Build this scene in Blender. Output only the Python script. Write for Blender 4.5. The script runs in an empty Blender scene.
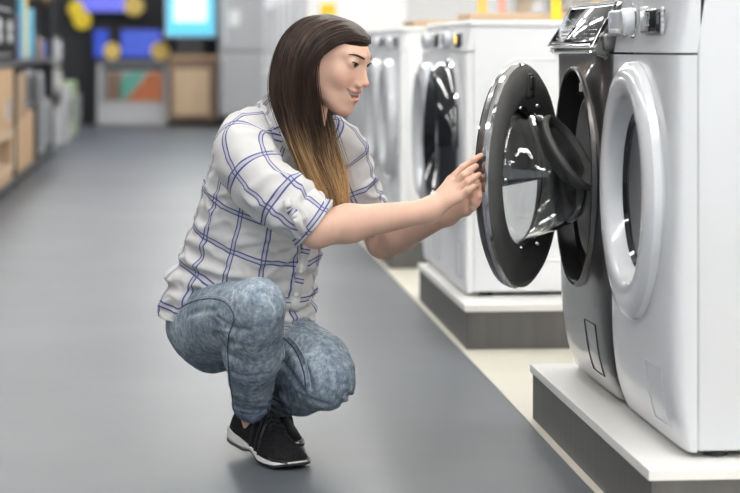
import bpy, bmesh, math, random
import numpy as np
from mathutils import Vector, Matrix, noise
from mathutils.bvhtree import BVHTree
random.seed(7); np.random.seed(7)
SC = bpy.context.scene
COL = SC.collection
PI = math.pi
# ------------------------------------------------------------------ camera
F, H, AZ, HY = 2250.0, 0.90, math.radians(4.88), 48.0
SA, CA = math.sin(AZ), math.cos(AZ)
def W(px, py, D):
    """point seen at pixel (px,py) at depth D metres, in world metres"""
    L = (px - 370.0) / F * D
    return Vector((D * SA + L * CA, D * CA - L * SA, H - (py - HY) / F * D))
def cf(u, d, z):
    """direction given as right / away / up seen from the aisle -> world"""
    return Vector((u * CA + d * SA, -u * SA + d * CA, z))
cam = bpy.data.objects.new('camera', bpy.data.cameras.new('camera'))
COL.objects.link(cam)
cam.location = (0, 0, H); cam.rotation_euler = (PI / 2, 0, -AZ)
cam.data.sensor_width = 36; cam.data.lens = F / 740 * 36
cam.data.shift_y = -(246.5 - HY) / 740
cam.data.clip_start = 0.05
cam.data.dof.use_dof = True
cam.data.dof.focus_distance = 4.86
cam.data.dof.aperture_fstop = 3.9
SC.camera = cam
SC.view_settings.view_transform = 'Standard'
SC.view_settings.look = 'None'
SC.view_settings.gamma = 1
SC.view_settings.exposure = 0.98
# ------------------------------------------------------------------ materials
MATS = {}
def mat(name, col=(.8, .8, .8), rough=.5, metal=0., spec=.5, coat=0., trans=0., ior=1.5, emit=None, es=0.,
        var=None, vscale=20., vstretch=(1, 1, 1), bump=0., bscale=60., bstretch=(1, 1, 1), sss=0., attr=None, attrcol=None, alpha=1.):
    if name in MATS: return MATS[name]
    m = bpy.data.materials.new(name); m.use_nodes = True
    nt = m.node_tree; b = nt.nodes['Principled BSDF']
    b.inputs['Base Color'].default_value = (*col, 1)
    b.inputs['Roughness'].default_value = rough
    b.inputs['Metallic'].default_value = metal
    b.inputs['Specular IOR Level'].default_value = spec
    b.inputs['Coat Weight'].default_value = coat
    b.inputs['Coat Roughness'].default_value = .04
    b.inputs['Transmission Weight'].default_value = trans
    b.inputs['IOR'].default_value = ior
    b.inputs['Alpha'].default_value = alpha
    if sss:
        b.inputs['Subsurface Weight'].default_value = sss
        b.inputs['Subsurface Radius'].default_value = (1, .35, .2)
        b.inputs['Subsurface Scale'].default_value = .008
    if emit:
        b.inputs['Emission Color'].default_value = (*emit, 1)
        b.inputs['Emission Strength'].default_value = es
    def coords(scale, stretch):
        tc = nt.nodes.new('ShaderNodeTexCoord'); mp = nt.nodes.new('ShaderNodeMapping')
        mp.inputs['Scale'].default_value = [scale * q for q in stretch]
        nt.links.new(tc.outputs['Object'], mp.inputs['Vector']); return mp
    out = None
    if var:
        n = nt.nodes.new('ShaderNodeTexNoise'); n.inputs['Detail'].default_value = 6; n.inputs['Roughness'].default_value = .65
        n.inputs['Scale'].default_value = 1
        nt.links.new(coords(vscale, vstretch).outputs[0], n.inputs['Vector'])
        r = nt.nodes.new('ShaderNodeValToRGB'); r.color_ramp.elements[0].position = .36; r.color_ramp.elements[1].position = .66
        r.color_ramp.elements[0].color = (*col, 1); r.color_ramp.elements[1].color = (*var, 1)
        nt.links.new(n.outputs[0], r.inputs[0]); out = r.outputs[0]
        nt.links.new(out, b.inputs['Base Color'])
    if attr:
        a = nt.nodes.new('ShaderNodeAttribute'); a.attribute_name = attr
        mx = nt.nodes.new('ShaderNodeMix'); mx.data_type = 'RGBA'
        nt.links.new(a.outputs['Fac'], mx.inputs[0])
        if out: nt.links.new(out, mx.inputs[6])
        else: mx.inputs[6].default_value = (*col, 1)
        mx.inputs[7].default_value = (*attrcol, 1)
        nt.links.new(mx.outputs[2], b.inputs['Base Color'])
    if bump:
        n = nt.nodes.new('ShaderNodeTexNoise'); n.inputs['Detail'].default_value = 4; n.inputs['Scale'].default_value = 1
        nt.links.new(coords(bscale, bstretch).outputs[0], n.inputs['Vector'])
        bp = nt.nodes.new('ShaderNodeBump'); bp.inputs['Strength'].default_value = bump; bp.inputs['Distance'].default_value = .002
        nt.links.new(n.outputs[0], bp.inputs['Height']); nt.links.new(bp.outputs[0], b.inputs['Normal'])
    MATS[name] = m
    return m
# ------------------------------------------------------------------ objects
def tag(o, label, cat, group=None, kind=None):
    o['label'] = label; o['category'] = cat
    if group: o['group'] = group
    if kind: o['kind'] = kind
    return o
def empty(name, loc, label, cat, group=None, rz=0):
    o = bpy.data.objects.new(name, None); COL.objects.link(o)
    o.empty_display_size = .05
    o.location = loc; o.rotation_euler = (0, 0, rz)
    return tag(o, label, cat, group)
def link(name, me, m, parent=None, smooth=True, label=None, local=True, sharp=35):
    """local: mesh coordinates are already in the parent's space; else world"""
    if m is not None: me.materials.append(m)
    o = bpy.data.objects.new(name, me); COL.objects.link(o)
    if smooth:
        me.polygons.foreach_set('use_smooth', [True] * len(me.polygons))
        if sharp:
            me.set_sharp_from_angle(angle=math.radians(sharp))
    if parent is not None:
        o.parent = parent
        if not local: o.matrix_parent_inverse = Matrix.Translation(-world_loc(parent))
    if label: o['label'] = label
    return o
def world_loc(o):
    v = Vector((0, 0, 0))
    while o is not None: v = v + o.location; o = o.parent
    return v
def bm_link(name, bm, m, parent=None, **k):
    me = bpy.data.meshes.new(name); bm.normal_update(); bm.to_mesh(me); bm.free()
    return link(name, me, m, parent, **k)
def py_mesh(name, v, f):
    me = bpy.data.meshes.new(name); me.from_pydata([tuple(p) for p in v], [], f); me.validate(); return me
def box(bm, x0, x1, y0, y1, z0, z1, bev=0., seg=2, M=None):
    t = bmesh.new()
    bmesh.ops.create_cube(t, size=1)
    for v in t.verts: v.co = Vector((x0 + (v.co.x + .5) * (x1 - x0), y0 + (v.co.y + .5) * (y1 - y0), z0 + (v.co.z + .5) * (z1 - z0)))
    if bev > 0:
        bev = min(bev, .45 * min(abs(x1 - x0), abs(y1 - y0), abs(z1 - z0)))
        bmesh.ops.bevel(t, geom=t.edges[:], offset=bev, segments=seg, profile=.5, affect='EDGES')
    if M is not None: bmesh.ops.transform(t, matrix=M, verts=t.verts)
    merge(bm, t)
def merge(bm, t):
    me = bpy.data.meshes.new('tmp'); t.to_mesh(me); t.free(); bm.from_mesh(me); bpy.data.meshes.remove(me)
def lathe(bm, prof, n=64, M=None, close=False, sx=1., sy=1.):
    """prof: list of (r, h); revolved about local z"""
    t = bmesh.new(); rings = []
    for r, h in prof:
        if r < 1e-6: rings.append([t.verts.new((0, 0, h))])
        else: rings.append([t.verts.new((r * sx * math.cos(2 * PI * i / n), r * sy * math.sin(2 * PI * i / n), h)) for i in range(n)])
    ps = list(zip(rings, rings[1:])) + ([(rings[-1], rings[0])] if close else [])
    for A, B in ps:
        for i in range(n):
            j = (i + 1) % n
            if len(A) == 1 and len(B) == 1: continue
            if len(A) == 1: t.faces.new((A[0], B[j], B[i]))
            elif len(B) == 1: t.faces.new((A[i], A[j], B[0]))
            else: t.faces.new((A[i], A[j], B[j], B[i]))
    bmesh.ops.recalc_face_normals(t, faces=t.faces)
    if M is not None: bmesh.ops.transform(t, matrix=M, verts=t.verts)
    merge(bm, t)
def tube(bm, pts, r, n=8, closed=False, cap=True, flat=1.):
    """tube along points; r a number or list"""
    P = [Vector(p) for p in pts]; N = len(P)
    R = r if isinstance(r, (list, tuple)) else [r] * N
    t = bmesh.new(); rings = []
    up = None
    for i in range(N):
        a = P[i - 1] if (i > 0 or closed) else P[0]
        b = P[(i + 1) % N] if (i < N - 1 or closed) else P[-1]
        d = (b - a).normalized()
        if up is None: up = d.orthogonal().normalized()
        up = (up - d * up.dot(d)).normalized()
        s = d.cross(up)
        rings.append([t.verts.new(P[i] + (up * math.cos(2 * PI * k / n) * flat + s * math.sin(2 * PI * k / n)) * R[i]) for k in range(n)])
    for i in range(N if closed else N - 1):
        A, B = rings[i], rings[(i + 1) % N]
        for k in range(n): t.faces.new((A[k], A[(k + 1) % n], B[(k + 1) % n], B[k]))
    if cap and not closed:
        t.faces.new(rings[0][::-1]); t.faces.new(rings[-1])
    bmesh.ops.recalc_face_normals(t, faces=t.faces)
    merge(bm, t)
def catmull(P, n):
    """resample list of vectors / floats arrays"""
    P = np.array(P, float)
    if P.ndim == 1: P = P[:, None]
    m = len(P); out = []
    for i in range(n):
        t = i / (n - 1) * (m - 1); k = min(int(t), m - 2); f = t - k
        p0 = P[max(k - 1, 0)]; p1 = P[k]; p2 = P[k + 1]; p3 = P[min(k + 2, m - 1)]
        out.append(.5 * ((2 * p1) + (-p0 + p2) * f + (2 * p0 - 5 * p1 + 4 * p2 - p3) * f * f + (-p0 + 3 * p1 - 3 * p2 + p3) * f ** 3))
    return np.array(out)
def smoothpts(P, n): return [Vector(q) for q in catmull([tuple(p) for p in P], n)]
# ================================================================== the shop
M_floor = mat('floor_vinyl', (.085, .094, .108), .42, var=(.108, .118, .132), vscale=1.3, spec=.5, bump=.08, bscale=3)
M_cream = mat('cream_tile', (.62, .59, .50), .35, var=(.66, .63, .54), vscale=3)
M_white = mat('white_paint', (.8, .81, .83), .6)
M_dark = mat('charcoal_panel', (.018, .02, .026), .6)
M_ceil = mat('ceiling_tiles', (.85, .86, .88), .8)
def struct(name, x0, x1, y0, y1, z0, z1, m, kind='structure'):
    bm = bmesh.new(); box(bm, x0, x1, y0, y1, z0, z1)
    o = bm_link(name, bm, m, smooth=False); o['kind'] = kind; return o
struct('floor', -5, 5.5, -4, 27, -.1, 0, M_floor)
bm = bmesh.new()
y = -3.9
box(bm, .84, 5.4, -3.9, 26.6, .0, .003)
cs = bm_link('trim_1', bm, M_cream, smooth=False); cs['kind'] = 'structure'; cs['label'] = 'cream tiled floor strip along the appliance row'
struct('wall_left', -5.2, -5, -4, 27, 0, 3.6, M_dark)
struct('wall_right', 5.5, 5.7, -4, 27, 0, 3.6, M_white)
struct('wall_back', -5, 5.5, 27, 27.2, 0, 3.6, M_white)
# unseen shop front behind the viewer, opened between posts to add frontal fill light
for i, x in enumerate((-5, -1.6, 1.9, 5.3)): struct('trim_%d' % (i + 3), x, x + .2, -4.2, -4, 0, 3.6, M_white)['label'] = 'unseen white post of the shop front opened for fill light'
struct('wall_front', -5, 5.5, -4.2, -4, 3.1, 3.6, M_white)
wo = bpy.data.worlds.new('daylight'); SC.world = wo; wo.use_nodes = True
wo.node_tree.nodes['Background'].inputs[0].default_value = (.88, .94, 1, 1); wo.node_tree.nodes['Background'].inputs[1].default_value = .85  # world light serves as fill through the opened front
struct('ceiling', -5.2, 5.7, -4.2, 27.2, 3.6, 3.7, M_ceil)
struct('trim_2', -5, .95, 26.72, 27, 0, 3.6, M_dark)['label'] = 'charcoal display wall behind the televisions'
# ceiling lights : long strip fittings
M_tube = mat('led_diffuser', (1, 1, 1), .5, emit=(1., .98, .95), es=12.5)
M_hous = mat('lamp_housing', (.8, .8, .8), .4)
li = 0
protoL = None
for X in (-3.6, -1.3, .45, 2.1, 4.2):
    for k in range(6):
        Y = -2.0 + k * 5.0
        if li == 0:
            L = empty('ceiling_light', (X, Y, 3.6), '', 'ceiling light', 'strip lights on the ceiling')
            bm = bmesh.new(); box(bm, -.11, .11, -1.7, 1.7, -.09, 0, .01); bm_link('housing', bm, M_hous, L, smooth=False)
            bm = bmesh.new(); box(bm, -.085, .085, -1.66, 1.66, -.115, -.09, .01); bm_link('diffuser', bm, M_tube, L, smooth=False)
            protoL = L
        else:
            L = protoL.copy(); COL.objects.link(L)
            for ch in protoL.children:
                c = ch.copy(); COL.objects.link(c); c.parent = L
            L.location = (X, Y, 3.6)
        L['label'] = 'long white strip light fixed to the shop ceiling above the aisles'
        li += 1
for Y in (15.5, 19.0, 22.5):  # unseen strips added to brighten the white refrigerator fronts
    L = protoL.copy(); COL.objects.link(L)
    for ch in protoL.children:
        c = ch.copy(); COL.objects.link(c); c.parent = L
        if c.name.startswith('diffuser'): c.data = c.data.copy(); c.data.materials[0] = mat('fill_led_diffuser', (1, 1, 1), .5, emit=(1., .99, .97), es=5.)
    L.location = (.1, Y, 2.75); L['group'] = 'added fill strips over the far aisle'; L['label'] = 'unseen strip light added low over the far aisle to brighten the white refrigerators'
    bm = bmesh.new()
    for dy in (-1.2, 1.2): tube(bm, [(0, dy, 0), (0, dy, .85)], .004, 6)
    bm_link('fill_strip_wire', bm, M_hous, L)
# platforms ---------------------------------------------------------
M_plat_top = mat('white_laminate', (.80, .79, .76), .35)
M_plat_side = mat('grey_laminate', (.10, .097, .093), .5, var=(.125, .121, .117), vscale=30, vstretch=(1, 1, .06))
def platform(Y0, Y1, label):
    e = empty('display_plinth', (.85, Y0, .003), label, 'plinth', 'plinths under the washing machines')
    bm = bmesh.new(); box(bm, 0, 1.5, 0, Y1 - Y0, .112, .132, .0015); bm_link('top_board', bm, M_plat_top, e, smooth=False)
    bm = bmesh.new(); box(bm, .006, 1.494, .006, Y1 - Y0 - .006, 0, .112, .0015); bm_link('side_panel', bm, M_plat_side, e, smooth=False)
    return e
platform(4.02, 5.40, 'nearest low grey plinth with white top under the white and the dark washer')
platform(6.64, 7.96, 'second low grey plinth behind the open dark washer, under white machines')
platform(9.10, 10.45, 'third low grey plinth, seen just below the woman\'s forearms')
platform(11.6, 12.95, 'far low grey plinth mostly hidden behind the woman\'s shoulder')
# ================================================================== washing machines
M_wh = mat('white_enamel', (.63, .645, .67), .22, coat=.35)
M_whp = mat('white_plastic', (.68, .695, .72), .18, coat=.5)
M_gr = mat('graphite_metal', (.16, .155, .15), .30, metal=.85, coat=.6)
M_gr_side = mat('graphite_side', (.10, .10, .10), .4, metal=.5)
M_sil = mat('silver_enamel', (.36, .37, .39), .35, metal=.3)
M_chr = mat('chrome', (.75, .75, .76), .07, metal=1.)
M_blkg = mat('black_glass', (.012, .013, .016), .06, coat=.8)
M_blkp = mat('black_plastic', (.025, .025, .027), .4)
M_ring = mat('charcoal_ring_plastic', (.105, .105, .102), .6)
M_rub = mat('grey_rubber', (.10, .10, .10), .55)
M_rubl = mat('light_rubber', (.42, .42, .42), .5)
M_drum = mat('drum_steel', (.30, .30, .31), .32, metal=1., bump=.6, bscale=90)
M_txt = mat('print_grey', (.55, .57, .6), .5)
M_txtd = mat('print_dark', (.16, .17, .19), .5)
M_led = mat('display_digits', (.1, .1, .1), .5, emit=(.9, .55, .12), es=1.6)
M_glass = mat('clear_glass', (.93, .95, .96), .02, trans=1., ior=1.35)
M_glassd = mat('tinted_glass', (.80, .81, .82), .02, trans=1., ior=1.45)
M_foot = mat('foot_rubber', (.03, .03, .03), .6)
Wd = .30
def prot(z, P):
    zs = [q[0] for q in P]; ps = [q[1] for q in P]
    return float(np.interp(z, zs, ps))
PROF_A = [(.012, .020), (.03, .030), (.06, .042), (.10, .052), (.16, .060), (.25, .064), (.4, .066), (.74, .070), (.76, .070)]
PROF_W = [(.012, .020), (.03, .030), (.06, .042), (.10, .051), (.16, .058), (.25, .060), (.4, .058), (.74, .055), (.76, .055)]
PROF_B = [(.012, .022), (.05, .028), (.76, .03)]
def front_surface(z, t, P, n=5.):
    return -prot(z, P) * max(0., 1 - abs(t) ** n) ** (1 / n)
def front_panel_bm(z0, z1, P, nz=28, nt=48, n=5., xb=.05, slope=0.):
    bm = bmesh.new(); G = []
    ts = [math.sin(-PI / 2 + PI * i / (nt - 1)) for i in range(nt)]
    for k in range(nz):
        z = z0 + (z1 - z0) * k / (nz - 1)
        row = [bm.verts.new((xb, -Wd, z))]
        for t in ts:
            row.append(bm.verts.new((front_surface(z, t, P, n) + slope * max(0, z - z0), t * Wd, z)))
        row.append(bm.verts.new((xb, Wd, z)))
        G.append(row)
    for a, b in zip(G, G[1:]):
        for i in range(len(a) - 1): bm.faces.new((a[i + 1], a[i], b[i], b[i + 1]))
    bm.faces.new(G[0]); bm.faces.new(G[-1][::-1])
    for a, b in zip(G, G[1:]): bm.faces.new((a[0], a[-1], b[-1], b[0]))
    bmesh.ops.recalc_face_normals(bm, faces=bm.faces)
    return bm
def cut(o, cutter_bm):
    """carve the hole permanently"""
    me = bpy.data.meshes.new('c'); cutter_bm.to_mesh(me); cutter_bm.free()
    c = bpy.data.objects.new('c', me); COL.objects.link(c)
    if o.parent: c.parent = o.parent
    m = o.modifiers.new('b', 'BOOLEAN'); m.object = c; m.operation = 'DIFFERENCE'; m.solver = 'EXACT'
    dg = bpy.context.evaluated_depsgraph_get(); dg.update()
    new = bpy.data.meshes.new_from_object(o.evaluated_get(dg))
    o.modifiers.clear(); o.data = new
    bpy.data.objects.remove(c); bpy.data.meshes.remove(me)
    new.polygons.foreach_set('use_smooth', [True] * len(new.polygons)); new.set_sharp_from_angle(angle=math.radians(30))
RX = Matrix.Rotation(-PI / 2, 4, 'Y')          # local z (lathe axis) -> -x (towards the aisle)
def axis_at(x, y, z): return Matrix.Translation((x, y, z)) @ RX
def washer(X, Y, Z, label, group, m_front, m_side, style, P=PROF_A, n=5., dz=.47, dr=.25, top=.85, m_panel=None):
    e = empty('washing_machine', (X, Y, Z), label, 'washing machine', group)
    m_panel = m_panel or m_front
    # cabinet : thin-edged case with rounded corners and an embossed side field
    bm = bmesh.new(); box(bm, .0005, .57, -Wd, Wd, .014, top - .022, .006, 3)
    cab = bm_link('cabinet', bm, m_side, e)
    bm = bmesh.new(); box(bm, -.012, .585, -Wd - .002, Wd + .002, top - .021, top, .008, 3)
    bm_link('top_panel', bm, m_front if style != 'dark' else m_side, e)
    for s in (-1, 1):
        bm = bmesh.new()
        pts = []
        x0, x1, z0, z1, r = .09, .52, .11, top - .12, .05
        for cx, cz, a0 in ((x1 - r, z1 - r, 0), (x0 + r, z1 - r, 90), (x0 + r, z0 + r, 180), (x1 - r, z0 + r, 270)):
            for q in range(7):
                a = math.radians(a0 + q * 15); pts.append((cx + r * math.cos(a), s * (Wd + .0004), cz + r * math.sin(a)))
        tube(bm, pts, .0035, 8, closed=True)
        bm_link('side_rib', bm, m_side, e)
    fp = bm_link('front_panel', front_panel_bm(.012, .752, P, n=n, xb=.0), m_front, e, sharp=30)
    zc = dz
    xf = -prot(zc, P)
    # control panel
    if style == 'dark':
        # leaning glass console with a chrome frame and lip
        bm = bmesh.new(); box(bm, -.065, 0, -Wd, Wd, .754, .80, .012, 3)
        bm_link('console_base', bm, m_front, e)
        bm = bmesh.new()
        pr = [(-.078, .762), (-.074, .752), (-.055, .750), (-.0, .765), (.0, top - .025), (-.014, top - .004), (-.022, top - .012)]
        wed = bmesh.new(); A = [wed.verts.new((x, -Wd + .004, z)) for x, z in pr]; B = [wed.verts.new((x, Wd - .004, z)) for x, z in pr]
        wed.faces.new(A); wed.faces.new(B[::-1])
        for i in range(len(pr)): wed.faces.new((A[i], B[i], B[(i + 1) % len(pr)], A[(i + 1) % len(pr)]))
        bmesh.ops.recalc_face_normals(wed, faces=wed.faces)
        bmesh.ops.bevel(wed, geom=wed.edges[:], offset=.004, segments=2, affect='EDGES')
        merge(bm, wed); con = bm_link('control_panel', bm, m_front, e)
        # glass + frame, in the plane through (-.112,.768)-(-.060,.838)
        p0 = Vector((-.0795, 0, .768)); p1 = Vector((-.0245, 0, top - .012)); d = (p1 - p0); Lh = d.length; d.normalize()
        nrm = Vector((-d.z, 0, d.x))
        MM = Matrix((( nrm.x, 0, d.x, p0.x), (0, 1, 0, 0), (nrm.z, 0, d.z, p0.z), (0, 0, 0, 1)))
        bm = bmesh.new(); box(bm, 0, .004, -.265, .265, .010, Lh - .006, .0015, 2, MM); gl = bm_link('display', bm, M_blkg, con)
        bm = bmesh.new()
        fr = [MM @ Vector((.003, a, b)) for a, b in ((-.275, 0.002), (-.27, Lh), (.27, Lh), (.275, 0.002))]
        tube(bm, fr, .0035, 8, closed=True); bm_link('chrome_frame', bm, M_chr, con, label='chrome frame')
        bm = bmesh.new()
        tube(bm, [Vector((-.074 + .02 * max(0, abs(t) - .8) * 5, t * (Wd - .003), .757 - .012 * max(0, abs(t) - .8) * 5)) for t in np.linspace(-1, 1, 25)], .0055, 8)
        bm_link('chrome_lip', bm, M_chr, con, label='chrome lip')
        bm = bmesh.new()
        rnd = random.Random(3)
        for r_ in range(6):
            for c_ in range(17):
                if rnd.random() < .45: continue
                w_ = rnd.uniform(.006, .016); y_ = -.24 + c_ * .028; z_ = .018 + r_ * .0105
                box(bm, .004, .0046, y_, y_ + w_, z_, z_ + .0028, 0, 1, MM)
        bm_link('printed_symbols', bm, M_txt, gl, smooth=False)
    else:
        cp = bm_link('control_panel', front_panel_bm(.756, top - .022, [(.75, prot(.75, P)), (top, prot(.75, P) - .006)], nz=8, n=n, xb=.0, slope=.14), m_panel, e, sharp=30)
        cp.data.materials[0] = m_panel
        zz = top - (.080 if style == 'white' else .058)
        xk = -prot(.75, P) + .008
        # drawer on the far side, knob at centre, display to the near side
        bm = bmesh.new(); box(bm, xk - .012, xk + .02, .11, .27, zz - .03, zz + .024, .006, 3)
        dw = bm_link('detergent_drawer', bm, M_whp, e)
        bm = bmesh.new(); box(bm, xk - .016, xk - .010, .14, .24, zz - .026, zz - .016, .002, 2); bm_link('drawer_grip', bm, m_panel, dw)
        bm = bmesh.new()
        lathe(bm, [(0, .03), (.021, .03), (.025, .026), (.027, .006), (.033, .003), (.033, 0), (0, 0)], 40, axis_at(xk + .002, .05, zz))
        kb = bm_link('program_knob', bm, M_whp, e)
        bm = bmesh.new(); lathe(bm, [(.0335, 0), (.0365, .004), (.0335, .006)], 40, axis_at(xk + .001, .05, zz), close=True)
        bm_link('knob_ring', bm, M_chr, kb, label='chrome ring')
        bm = bmesh.new(); box(bm, xk - .010, xk + .02, -.20, -.05, zz - .026, zz + .02, .004, 2)
        ds = bm_link('display', bm, M_blkg, e)
        bm = bmesh.new()
        for q in range(3):
            y_ = -.10 - q * .02
            for (a, b, c_, d_) in ((0, .01, .012, .014), (0, .01, 0, .002), (0, .01, -.012, -.010), (0, .002, 0, .013), (.008, .01, -.012, 0)):
                box(bm, xk - .0108, xk - .0098, y_ + a, y_ + b, zz + c_, zz + d_)
        bm_link('digits', bm, M_led if style == 'far' else M_txt, ds, smooth=False)
        bm = bmesh.new()
        for q in range(5):
            lathe(bm, [(0, .004), (.005, .004), (.006, 0)], 16, axis_at(xk - .001, -.225 - q * .0, zz + .018 - q * .010))
        bm_link('push_button', bm, M_txt, e)
    # service flap
    bm = bmesh.new()
    fy = -.235 if style != 'dark' else -.20
    xs = -prot(.12, P) * (1 - abs(fy / Wd) ** n) ** (1 / n)
    pts = [(front_surface(zq, yq / Wd, P, n) - .0006, yq, zq) for yq, zq in
           [(fy, .05 + .014 * i) for i in range(9)] + [(fy + .011 * i, .162) for i in range(1, 12)] + [(fy + .121, .162 - .014 * i) for i in range(1, 9)] + [(fy + .121 - .011 * i, .05) for i in range(1, 11)]]
    tube(bm, pts, .0013, 6, closed=True)
    bm_link('service_flap', bm, M_blkp if style == 'dark' else mat('seam_grey', (.5, .52, .55), .5), e)
    # feet
    for fx in (.045, .53):
        for fy in (-.255, .255):
            bm = bmesh.new(); lathe(bm, [(0, .018), (.012, .018), (.012, .009), (.022, .008), (.023, 0), (0, 0)], 24, Matrix.Translation((fx, fy, 0)))
            bm_link('foot', bm, M_foot, e)
    # door
    if style == 'white':
        D = empty_part('door', e)
        bm = bmesh.new()
        lathe(bm, [(.25, -.014), (.257, .000), (.254, .014), (.244, .023), (.222, .028), (.196, .026), (.186, .022), (.182, .016), (.172, -.008), (.166, -.022), (.18, -.03), (.24, -.02)], 96, axis_at(xf, 0, zc), close=True)
        ring = bm_link('door_ring', bm, M_whp, e)
        bm = bmesh.new(); lathe(bm, [(.170, -.016), (.160, -.008), (.154, -.016), (.154, -.024), (.170, -.024)], 96, axis_at(xf, 0, zc), close=True)
        bm_link('inner_trim', bm, M_blkg, ring, label='black inner trim')
        bm = bmesh.new(); lathe(bm, [(.156, -.016), (.13, -.020), (.08, -.028), (0, -.032), (0, -.036), (.08, -.032), (.13, -.024), (.156, -.020)], 64, axis_at(xf, 0, zc), close=False)
        bm_link('door_glass', bm, mat('door_glass_dark', (.035, .037, .042), .08, spec=.35), ring)
        c = bmesh.new(); lathe(c, [(0, .1), (.185, .1), (.185, -.30), (0, -.30)], 64, axis_at(xf, 0, zc))
        c2 = bmesh.new(); me = bpy.data.meshes.new('t'); c.to_mesh(me); c2.from_mesh(me)
        cut(fp, c); cut(cab, c2)
        drum(e, xf, zc, .18)
    elif style == 'dark':
        c = bmesh.new(); lathe(c, [(0, .1), (.243, .1), (.243, -.05), (.185, -.06), (.185, -.30), (0, -.30)], 96, axis_at(xf, 0, zc))
        c2 = bmesh.new(); me = bpy.data.meshes.new('t'); c.to_mesh(me); c2.from_mesh(me)
        cut(fp, c); cut(cab, c2)
        bm = bmesh.new(); lathe(bm, [(.245, .004), (.239, .006), (.236, -.005), (.230, -.030), (.208, -.046), (.186, -.05), (.186, -.058), (.244, -.05)], 96, axis_at(xf, 0, zc), close=True)
        dish = bm_link('opening_frame', bm, M_blkp, e, label='black recessed frame around the opening')
        bm = bmesh.new(); lathe(bm, [(.2485, -.003), (.2485, .007), (.244, .009), (.243, -.003)], 96, axis_at(xf, 0, zc), close=True)
        bm_link('opening_trim', bm, M_gr, dish)
        bm = bmesh.new()
        lathe(bm, [(.188, -.046), (.182, -.030), (.174, -.028), (.168, -.040), (.163, -.07), (.170, -.085), (.160, -.10), (.162, -.14), (.186, -.14)], 96, axis_at(xf, 0, zc), close=True)
        bm_link('door_seal', bm, M_rubl, e, label='grey rubber door seal')
        bm = bmesh.new(); box(bm, xf + .004, xf + .007, -.05, -.028, zc + .192, zc + .212)
        bm_link('sticker', bm, M_whp, dish, smooth=False, label='small white sticker')
        drum(e, xf, zc, .172)
    elif style == 'far':
        bm = bmesh.new()
        lathe(bm, [(.25, -.006), (.255, .010), (.248, .04), (.225, .065), (.20, .07), (.185, .055), (.17, .03), (.165, .01), (.165, -.006)], 72, axis_at(xf, 0, zc), close=True)
        ring = bm_link('door_ring', bm, M_blkg, e, label='black door ring')
        bm = bmesh.new(); lathe(bm, [(.258, .0), (.262, .010), (.256, .016), (.25, .006)], 72, axis_at(xf, 0, zc), close=True)
        bm_link('chrome_trim', bm, M_chr, ring)
        bm = bmesh.new(); lathe(bm, [(.168, .03), (.12, .045), (0, .052), (0, .0), (.168, 0)], 72, axis_at(xf, 0, zc))
        bm_link('door_glass', bm, mat('smoked_glass', (.05, .052, .056), .05, coat=1.), ring)
    elif style == 'plain':
        bm = bmesh.new()
        lathe(bm, [(.24, -.006), (.248, .010), (.24, .034), (.21, .046), (.175, .03), (.16, .012), (.16, -.006)], 64, axis_at(xf, 0, zc), close=True)
        ring = bm_link('door_ring', bm, M_whp if m_front is not M_sil else M_chr, e)
        bm = bmesh.new(); lathe(bm, [(.162, .018), (.12, .028), (0, .032), (0, .0), (.162, 0)], 64, axis_at(xf, 0, zc))
        bm_link('door_glass', bm, mat('pale_smoked_glass', (.22, .23, .25), .06, coat=1.), ring)
    return e
def empty_part(name, e): return None
def drum(e, xf, zc, r):
    bm = bmesh.new()
    lathe(bm, [(r + .010, -.142), (r + .008, -.16), (r + .010, -.17), (r + .012, -.28), (r + .012, -.44), (r - .01, -.46), (.06, -.47), (0, -.46), (0, -.48), (r + .02, -.48), (r + .02, -.14)], 72, axis_at(xf, 0, zc))
    d = bm_link('drum', bm, M_drum, e)
    for k in range(3):
        a = math.radians(30 + 120 * k); bm = bmesh.new()
        T = axis_at(xf, 0, zc) @ Matrix.Rotation(a, 4, 'Z')
        box(bm, r - .03, r + .012, -.018, .018, -.44, -.19, .012, 3, T)
        bm_link('drum_paddle', bm, M_rubl, d)
washer(.963, 4.42, .135, 'nearest washing machine, all white, with a closed white porthole door', 'washing machines on the plinths', M_wh, M_wh, 'white', P=PROF_W, dz=.482, top=.90)
Z3 = .135
wd = washer(.963, 5.035, .135, 'graphite washing machine standing with its round door open', 'washing machines on the plinths', M_gr, M_gr_side, 'dark', dz=.475, top=.872)
M_wh_lit = mat('lit_white_enamel', (.86, .87, .89), .45)  # lighter copy of the white enamel, far-aisle brightness put into its colour
# far washers
washer(.905, 7.17, .135, 'white washing machine with black porthole door right behind the open dark door', 'washing machines on the plinths', M_wh_lit, M_wh_lit, 'far', P=PROF_B, n=9.)
washer(.905, 7.80 - .02, .135, 'white washing machine beside the black-doored one, second on the second plinth', 'washing machines on the plinths', M_wh_lit, M_wh_lit, 'plain', P=PROF_B, n=9.)
washer(.93, 9.45, .135, 'white washing machine nearest on the third plinth, above the forearms', 'washing machines on the plinths', M_wh_lit, M_wh_lit, 'plain', P=PROF_B, n=9.)
washer(.93, 10.08, .135, 'white washing machine farther on the third plinth, by the woman\'s face', 'washing machines on the plinths', M_wh_lit, M_wh_lit, 'plain', P=PROF_B, n=9.)
washer(.90, 12.0, .135, 'silver-grey washing machine on the far plinth behind the woman\'s chin', 'washing machines on the plinths', M_sil, M_sil, 'plain', P=PROF_B, n=9.)
washer(.90, 12.62, .135, 'silver-grey washing machine hidden behind the woman\'s head', 'washing machines on the plinths', M_sil, M_sil, 'plain', P=PROF_B, n=9.)
# ---------------------------------------------------------------- the open door of the dark washer
TH = math.radians(27)
hinge = Vector((.893, 5.285, .135 + .475))
dirv = Vector((-math.sin(TH), -math.cos(TH), 0)); nin = Vector((math.cos(TH), -math.sin(TH), 0))
RD = .254
dc = hinge + dirv * RD
up = Vector((0, 0, 1))
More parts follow.
